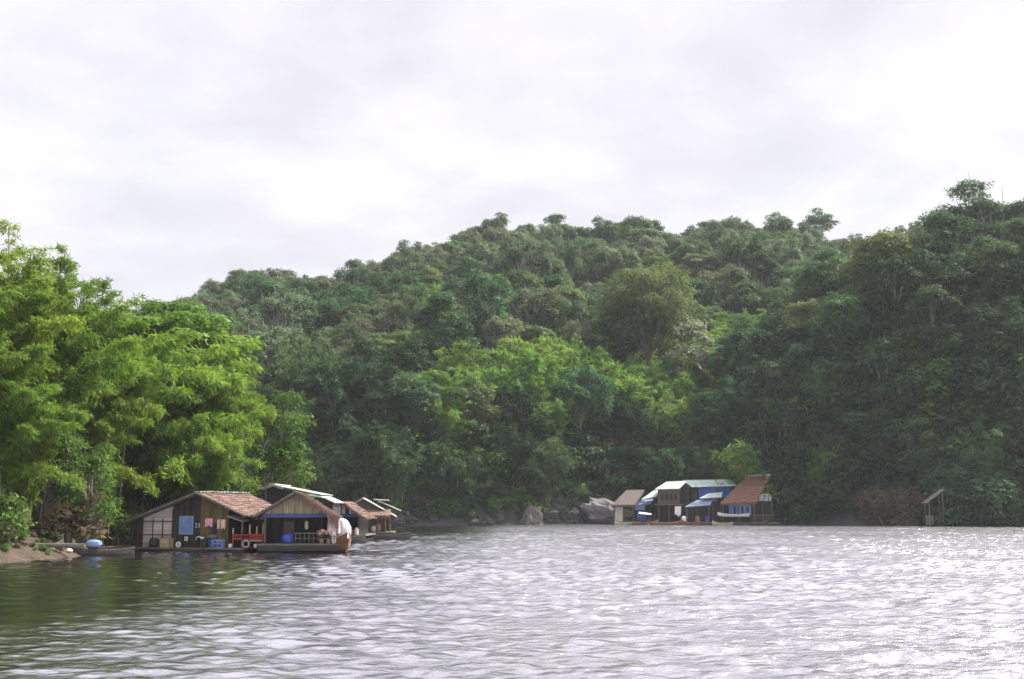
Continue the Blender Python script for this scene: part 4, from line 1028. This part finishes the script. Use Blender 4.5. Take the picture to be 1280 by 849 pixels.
# ------------------------------------------------------------------ fifth house: open thatched raft
o5 = at(444, 668, 93); o5.z = 0; rz5 = R(4); L5 = Local(o5, rz5)
h5 = empty('raft_house', o5, rz5, 'open sided thatched raft house farthest right on the near bank', 'house')
r5 = lambda x: 3.08 - abs(x-.55)*.55
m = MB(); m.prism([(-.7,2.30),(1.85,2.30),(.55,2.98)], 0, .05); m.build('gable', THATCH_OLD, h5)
m = MB(); m.slab((-1.0,-.3,r5(-1.0)), (.55,-.3,3.08), (.55,4,3.08), (-1.0,4,r5(-1.0)), .06).slab((.55,-.3,3.08), (3.1,-.3,r5(3.1)), (3.1,4,r5(3.1)), (.55,4,3.08), .06)
rf = m.build('roof', TIN, h5)
m = MB(); thatch_slope(m, (-1.05,4,r5(-1.05)+.03), (-1.05,-.3,r5(-1.05)+.03), (.53,-.3,3.12), (.53,4,3.12), .09, 7, 13); m.build('thatch', THATCH, rf)
m = MB(); m.slab((.4,-1.0,1.78), (2.7,-1.0,1.72), (2.7,.0,2.2), (.4,.0,2.25), .05); fringe(m, (.4,-1.0,1.80), (2.7,-1.0,1.75), .22, 70, .04, 6); m.build('awning', THATCH, h5)
m = MB(); m.slab((1.6,2.6,2.9),(3.4,2.6,2.1),(3.4,4.5,2.1),(1.6,4.5,2.9), .05); m.slab((1.2,3.0,3.0),(2.4,3.0,2.92),(2.4,4.6,2.95),(1.2,4.6,3.02), .05); m.build('back_roof', WALLWHITE, h5)
for x, y in ((-.6,-.1),(.5,-.9),(1.1,-.9),(1.7,-.9),(2.3,-.9),(2.6,-.1),(2.6,2.5),(-.6,2.5)):
    MB().tube([(x,y,.5),(x,y,1.78 if y < -.5 else min(r5(x), 2.3))], .045, 5).build('post', W_BROWN, h5)
m = MB(); m.box(-.6, 2.6, 2.5, 2.56, .5, 1.9).box(-.6,1.2,1.2,1.25,.5,1.3); m.build('wall', W_OLIVE, h5)
m = MB(); m.box(-.9, 3.0, -1.2, 3.2, .42, .5); m.build('deck', W_GREY, h5)
m = MB(); floats(m, -.9, 3.0, -1.1, 3.1, .9); m.box(-.9,3.0,-1.22,-1.16,.05,.41); m.build('float', W_BLACK, h5)
for k, (x, mt, h, lb) in enumerate(((.75, PEACH, .55, 'pale sack left on the farthest raft deck'), (1.45, WHITE, .45, 'white bucket between the posts of the farthest raft'), (1.75, CLAY, .6, 'brown jar between the posts of the farthest raft'))):
    thing('vessel', [('body', MB().lathe([(.12,0),(.2,.08),(.2,h*.7),(.12,h*.92)]), mt), ('rim', MB().lathe([(.13,h*.922),(.13,h)]), mt)], L5(x,-.6,.502), rz5, lb, ('sack', 'bucket', 'jar')[k])
p = at(468, 668.5, 90); boat_parent((p.x, p.y, -.12), R(-4), 'long black low boat lying along the farthest raft', 5.4, .95, .42, .22, HULL_DK)
p = at(428, 671, 84); boat_parent((p.x, p.y, -.12), R(6), 'short black boat below the small house with pale boards', 3.2, .9, .42, .25, HULL_DK)

# ------------------------------------------------------------------ near bank odds and ends
p = at(117, 693, 61.5)
e = boat_parent((p.x+.2, p.y, -.1), R(8), 'low grey boat pulled in at the soil bank left of the first house', 3.6, .8, .34, .15, HULL_DK)
p = at(117, 683, 61.2)
m = MB(); m.lathe([(.0,0),(.27,.02),(.36,.11),(.33,.25),(.20,.34),(0,.37)], sides=14)
for i, v in enumerate(m.v): m.v[i] = (v[0]*1.15, v[1]*.7, v[2])
b = MB(); b.box(-.2,.2,-.14,.14,-.28,.0); t_ = MB(); t_.tube([(.15,0,-.1),(.5,-.05,-.25),(.75,-.1,-.5)], .035, 5)
thing('outboard_motor', [('cover', m, BLUE_L), ('engine', b, RUBBER), ('tail_shaft', t_, RUBBER)], (p.x, p.y, .44), R(8), 'boat engine under a light blue cover at the soil bank', 'engine')
p = at(86, 688, 60); m = MB(); m.lathe([(.0,0),(.16,.02),(.2,.08),(.14,.16),(0,.2)])
thing('cloth_bundle', [('body', m, PEACH)], (p.x, p.y, max(.15, float(height(p.x, p.y)))), 0, 'small pale bundle left of the covered engine', 'bundle')
m = MB(); m.tube([(-1.6,0,.1),(0,.05,.16),(1.7,0,.12)], .11, 7); m.tube([(.2,0,.14),(.6,.3,.4)], .05, 5)
p = at(60, 693, 58.6); thing('driftwood_log', [('log', m, W_GREY)], (p.x, p.y, max(.1, float(height(p.x, p.y))-.02)), R(8), 'grey driftwood log on the soil bank', 'log')
m = MB(); m.tube([(-1.0,0,.1),(.2,.05,.3),(1.0,0,.25)], .08, 6)
p = at(38, 682, 60.5); thing('driftwood_log', [('log', m, W_BLACK)], (p.x, p.y, float(height(p.x, p.y))-.02), R(-12), 'dark branch lying higher on the soil bank', 'log')
m = MB(); m.box(-1.1,1.1,-.4,.4,.02,.10); f = MB(); floats(f, -1.1,1.1,-.4,.4,.3)
p = at(140, 690, 64.8); thing('landing_stage', [('planks', m, W_GREY), ('float', f, W_BLACK)], (p.x-.2, p.y, .03), R(4), 'plank landing stage joining the bank to the first house', 'landing stage')
p = at(286, 578, 80); q = at(286, 556, 80)
e = empty('flag_pole', (p.x, 80, float(height(p.x, 80))), 0, 'thin red and white pole sticking up out of the bamboo', 'pole')
z0 = float(height(p.x, 80)); MB().tube([(0,0,0),(0,0,p.z-z0)], .03, 5).build('shaft', W_GREY, e); MB().tube([(0,0,p.z-z0+.002),(.02,0,(p.z+q.z)/2-z0)], .04, 6).build('white_band', WHITE, e); MB().tube([(.02,0,(p.z+q.z)/2-z0+.002),(.03,0,q.z-z0)], .04, 6).build('red_band', RED, e)

# ------------------------------------------------------------------ floating houses under the right bank
S6 = lambda Y: Y/1500.
def rhouse(px, Y, rz, label):
    o = at(px, 655, Y); o.z = 0; return empty('raft_house', o, rz, label, 'house')
# thatched hut
e = rhouse(770, 160, 0, 'grey brown thatched hut at the left end of the far houses')
m = MB(); m.slab((-.6,-.5,2.55), (2.4,-.5,2.6), (4.1,2.5,4.55), (1.6,2.5,4.5), .12).slab((4.1,2.5,4.55),(1.6,2.5,4.5),(1.0,5.2,2.8),(3.9,5.2,2.8), .12)
rf = m.build('roof', THATCH_OLD, e); m = MB(); fringe(m, (-.6,-.5,2.6), (2.4,-.5,2.62), .35, 50, .06, 1); fringe(m, (2.45,-.45,2.62), (4.1,2.5,4.5), .3, 40, .06, 2); m.build('thatch', THATCH_OLD, rf)
for x, y in ((-.2,0),(2.3,0),(3.7,4.5),(1.3,4.5)): MB().tube([(x,y,.3),(x,y,2.5)], .08, 5).build('post', W_BROWN, e)
m = MB(); m.box(-.1,.9,.05,.12,.4,2.3); m.build('wall', WALLWHITE, e); m = MB(); m.box(1.3,3.6,3.4,3.5,.4,2.6); m.build('back_wall', W_DARK, e)
m = MB(); m.box(2.75,4.0,1.6,1.7,1.9,3.1); m.build('side_panel', BLUE_L, e)
m = MB(); m.box(-.6,4.2,-.6,5,.2,.35); m.build('deck', W_GREY, e); m = MB(); floats(m,-.6,4.2,-.5,5,1.1); m.build('float', W_BLACK, e)
# green roofed house, front part
e = rhouse(822, 161, 0, 'brown walled house with sloping grey green tin roof amid the far houses')
m = MB(); m.slab((-.4,-.6,4.65), (2.9,-.6,4.75), (4.25,2.2,5.75), (1.5,2.2,5.65), .10).slab((4.25,2.2,5.75),(1.5,2.2,5.65),(1.2,5,4.6),(4.2,5,4.6), .1); rf = m.build('roof', TIN_GREEN, e)
m = MB(); m.slab((-2.2,-.4,3.3), (-.2,-.4,3.7), (.8,1.6,4.7), (-.3,1.6,4.5), .08); m.build('side_roof', TIN_GREEN, rf)
m = MB(); m.box(.1,3.0,0,.08,2.7,4.6); m.build('wall', W_BROWN, e); m = MB(); m.box(3.05,4.4,1.0,1.08,.4,5.2).box(.1,3.0,1.6,1.7,.3,2.6); m.build('end_wall', W_DARK, e)  # recessed lower wall darkened in colour for the shadow there
for x in (.45,1.05,1.65,2.25): MB().box(x,x+.4,-.03,-.003,3.2,4.0).build('window', IN_SHADE, e)
m = MB(); m.box(-.3,3.4,-.5,.5,2.55,2.68); m.build('balcony', W_GREY, e)
for x in (.1,1.5,3.0): MB().tube([(x,-.4,.3),(x,-.4,2.55)], .08, 5).build('post', W_BROWN, e)
m = MB(); m.box(-2.4,4.6,-.9,5,.15,.3); m.build('deck', W_GREY, e); m = MB(); floats(m,-2.4,4.6,-.8,5,1.1); m.build('float', W_BLACK, e)
m = MB(); m.slab((-2.6,-.1,2.6),(-.9,-.1,2.75),(-.3,1.8,3.4),(-1.8,1.8,3.3), .07); m.build('porch_roof', TIN_BLUE, e)
# pale green roofed blue house
e = rhouse(866, 162.5, 0, 'blue walled house under a long pale green tin roof')
m = MB(); m.slab((-.1,-.5,5.0), (5.9,-.5,5.15), (5.5,2.2,5.95), (-.9,2.2,5.85), .1).slab((5.5,2.2,5.95),(-.9,2.2,5.85),(-.2,5,4.9),(5.9,5,4.9), .1); rf = m.build('roof', TIN_PALE, e)
m = MB(); m.box(.9,3.2,0,.08,3.0,4.95).box(3.45,5.4,.1,.18,3.6,4.95); m.build('wall', BLUE_W, e); m = MB(); m.box(-.2,.85,.0,.08,.3,4.9).box(.85,5.4,1.2,1.3,.3,3.4).box(5.4,5.5,.2,4.5,.3,4.9); m.build('lower_wall', W_DARK, e)
m = MB(); m.box(3.2,3.44,-.03,.1,.3,4.95); m.build('corner_post', W_BROWN, e)
m = MB(); m.box(-.4,6,-.9,5,.15,.3); m.build('deck', W_GREY, e); m = MB(); floats(m,-.4,6,-.8,5,1.1); m.build('float', W_BLACK, e)
# lean-to with bluish roof
e = rhouse(856, 157, 0, 'low lean to with slanting blue grey roof before the blue house')
m = MB(); m.slab((-.1,-1.0,2.35), (3.2,-1.0,2.55), (4.0,1.8,3.35), (1.9,1.8,3.2), .08); rf = m.build('roof', TIN_BLUE, e)
m = MB(); m.slab((2.1,1.0,3.45),(5.0,1.0,3.6),(5.4,2.6,4.25),(3.6,2.6,4.1), .08); m.build('upper_roof', TIN_GREEN, rf)
for x, y in ((.2,-.8),(3.0,-.8),(1.9,1.5),(3.9,1.5),(4.9,1.1)): MB().tube([(x,y,.3),(x,y,2.3 if y < 0 else 3.1)], .07, 5).build('post', W_BROWN, e)
m = MB(); m.box(.4,4.8,1.9,2.0,.3,3.0); m.build('wall', W_DARK, e)
m = MB(); m.box(-.3,5.2,-1.2,2.4,.15,.3); m.build('deck', W_GREY, e); m = MB(); floats(m,-.3,5.2,-1.1,2.3,1.0); m.build('float', W_BLACK, e)
# big orange thatched roof
e = rhouse(899, 159, 0, 'house under the big steep orange brown thatched roof at the right bank')
A_, B_, C_, D_ = (-.1,-1.6,2.75), (4.6,-1.6,2.95), (7.2,2.0,6.4), (4.1,2.0,6.25)
m = MB(); m.slab(A_, B_, C_, D_, .16).slab(C_, D_, (3.9,4.8,3.2), (7.4,4.8,3.2), .16); rf = m.build('roof', THATCH_ORANGE, e)
m = MB(); thatch_slope(m, A_, B_, C_, D_, .14, 14, 21); fringe(m, A_, B_, .3, 80, .05, 22); fringe(m, B_, C_, .25, 60, .05, 23); m.build('thatch', THATCH_ORANGE, rf)
m = MB(); m.tube([(4.0,2.0,6.42),(5.6,2.02,6.5),(7.3,2.0,6.55)], .10, 6); m.build('ridge_cap', WALLWHITE, rf)
m = MB(); m.prism([(4.7,3.05),(7.0,3.1),(7.0,3.7),(6.6,4.05),(5.4,4.0)], .4, .48); g = m.build('gable_panel', WALLWHITE, e)
m = MB()
for x in (5.3,6.0,6.6): m.box(x,x+.1,.37,.397,3.1,3.9)
m.build('mullion', W_DARK, g)
m = MB(); m.box(1.3,4.2,-.2,-.1,1.3,2.6); w = m.build('wall', BLUE_L, e)
for x in (1.9, 2.9, 3.6): MB().box(x,x+.28,-.23,-.203,1.4,2.4).build('window', BLUE, w)
m = MB(); m.box(4.2,7.2,.8,.9,.3,3.0).box(.2,4.2,1.0,1.1,.3,2.6); m.build('lower_wall', W_DARK, e)
for x in (.3,2.3,4.4): MB().tube([(x,-1.3,.3),(x,-1.3,2.75)], .08, 5).build('post', W_BROWN, e)
for x in (4.6,5.8,7.0): MB().tube([(x,.35,.3),(x,.35,3.2)], .07, 5).build('post', W_BROWN, e)
m = MB(); m.box(-.4,7.6,-1.8,4.8,.15,.3); m.build('deck', W_GREY, e); m = MB(); floats(m,-.4,7.6,-1.7,4.8,1.1); m.build('float', W_BLACK, e)
m = MB(); m.box(4.2,7.2,-.2,-.12,1.2,1.3).box(4.2,7.2,-.2,-.12,.8,.86); m.build('railing', W_GREY, e)

def smallboat(px, Y, rz, Ln, w, mat, label, dep=.42, rise=.35, z=-.1):
    p = at(px, 655, Y); return boat_parent((p.x, Y, z), rz, label, Ln, w, dep, rise, mat)
smallboat(917, 155.5, R(172), 4.0, .9, WHITE, 'white boat slung under the eave of the orange thatched roof', .35, .3, 1.05)
e_ = bpy.data.objects['wooden_boat']
for px, Y, rz, Ln, w, mat, lb in ((781,156,R(180),2.6,.8,YELLOW,'small yellow edged boat at the foot of the grey thatched hut'), (806,156,R(12),3.6,1.0,HULL,'brown boat with upturned bow beside the far thatched hut'),
        (832,155,R(8),4.6,1.1,HULL,'longest brown boat below the brown walled house'), (868,155,R(175),3.4,.9,HULL,'tan boat before the low lean to'), (903,154,R(180),2.6,.9,YELLOW,'yellow bowed boat at the left end of the orange roofed house'),
        (940,155,R(4),4.2,.9,HULL_DK,'black boat along the right end of the orange roofed house')):
    smallboat(px, Y, rz, Ln, w, mat, lb)
# awnings and things aboard
for px, py, Y, w, h, mt, lb in ((803,645,156.5,1.3,1.2,BLUE,'dark blue tarp hung over a boat beside the thatched hut'),):
    p = at(px, py, Y); thing('tarp', [('cloth', cloth(w,h,40,.1,2), mt)], (p.x, Y, p.z+.6), 0, lb, 'tarp')
p = at(806, 642, 155.6); m = MB(); m.slab((-.8,-.5,0),(.8,-.6,-.12),(.85,.5,.02),(-.7,.6,.2), .05)
thing('boat_awning', [('sheet', m, WHITE), ('pole', MB().tube([(-.5,0,-.95),(-.5,0,.02)], .03, 5).tube([(.6,0,-.95),(.6,0,-.1)], .03, 5), W_GREY)], (p.x, 155.6, p.z), 0, 'white awning over the brown boat beside the far thatched hut', 'awning')
p = at(848, 638, 156.5); thing('laundry', [('cloth', cloth(.8,1.1,41,.1,2), CLOTH_W)], (p.x, 156.8, p.z+.5), 0, 'white laundry hanging under the brown walled house', 'laundry')
for k, (px, Y, mt, lb) in enumerate(((855,155.6,WHITE,'white drum on the deck left of the low lean to'), (872,156.4,CLAY,'brown jar under the low lean to'), (884,156.4,BLUE_C,'blue drum under the low lean to'))):
    p = at(px, 655, Y); thing('drum', [('body', MB().lathe([(.25,0),(.3,.1),(.3,.7),(.22,.8)]), mt), ('lid', MB().lathe([(.23,.802),(.2,.86)]), mt)], (p.x, Y, .302), 0, lb, 'drum')
# leaning shelter on the right bank
p = at(1160, 652, 147); z0 = max(.2, float(height(p.x, 147)))
e = empty('lean_shelter', (p.x, 147, z0-.3), 0, 'small leaning shelter half lost in the dark right bank', 'shelter')
m = MB(); m.slab((-.3,-.6,2.9),(2.1,-.2,4.6),(2.1,1.5,4.6),(-.3,1.3,2.9), .1); m.build('roof', W_GREY, e)
for x, y, h in ((.1,-.4,3.1),(1.9,0,4.4),(.1,1.1,3.1),(1.9,1.2,4.4)): MB().tube([(x,y,-.3),(x,y,h)], .07, 5).build('post', W_GREY, e)
m = MB(); m.tube([(.4,-.5,.6),(2.6,-.3,2.2)], .05, 5).tube([(2.6,-.4,.5),(.6,-.4,2.3)], .05, 5); m.build('brace', W_BROWN, e)
m = MB(); m.box(-.2,.7,.0,.06,.3,1.4); m.build('panel', W_GREY, e)

# ------------------------------------------------------------------ rocks at the far waterline
def rock(seed, sx, sy, sz, mat):
    import bmesh
    bm = bmesh.new(); bmesh.ops.create_icosphere(bm, subdivisions=4, radius=1)
    for v in bm.verts:
        p = v.co.copy(); o = Vector((seed*7.3, seed*3.1, seed*1.7))
        f = 1 + .38*mnoise.noise(p*1.3+o) + .20*mnoise.noise(p*3+o) + .09*mnoise.noise(p*7+o)
        c = mnoise.cell(p*2.2+o); f += .07*c
        v.co = Vector((p.x*sx*f, p.y*sy*f, p.z*sz*f))
    me = bpy.data.meshes.new('boulder'); bm.to_mesh(me); bm.free(); me.materials.append(mat); return me
rk = [rock(s, 1, .9, .8, ROCK) for s in (1, 2, 3)]
o = link('rock_outcrop', rock(5, 3.4, 1.8, 1.7, ROCK_P), None, tuple(at(760, 643, 163.8))); tag(o, 'big pale grey rock slab left of the grey thatched hut', 'rock')
o.rotation_euler = (0, R(14), .3)
o = link('boulder', rock(6, 1.2, 1.0, 2.0, ROCK_T), None, tuple(at(664, 652, 158))); tag(o, 'pale upright boulder at the waterline below the middle of the hill', 'rock'); o.rotation_euler = (0, R(18), 0)
rr = random.Random(12)
for i in range(34):
    px = 470 + i*8.6 + rr.uniform(-4, 4); x = (px-640)/1500*155; y = float(interp(x, SHORE_FAR)) + rr.uniform(-.3, 4.5); s = rr.uniform(.45, 1.6)
    z = float(height(x, y))
    o = link('boulder', rk[i % 3], None, (x, y, max(z-.1, .1))); o.scale = (s*rr.uniform(.9,1.5), s, s*rr.uniform(.7,1.5)); o.rotation_euler = (rr.uniform(-.3,.3), rr.uniform(-.3,.3), rr.uniform(0,6))
    tag(o, 'weathered grey boulder on the far shoreline below the hill', 'rock', 'grey boulders along the far shoreline')
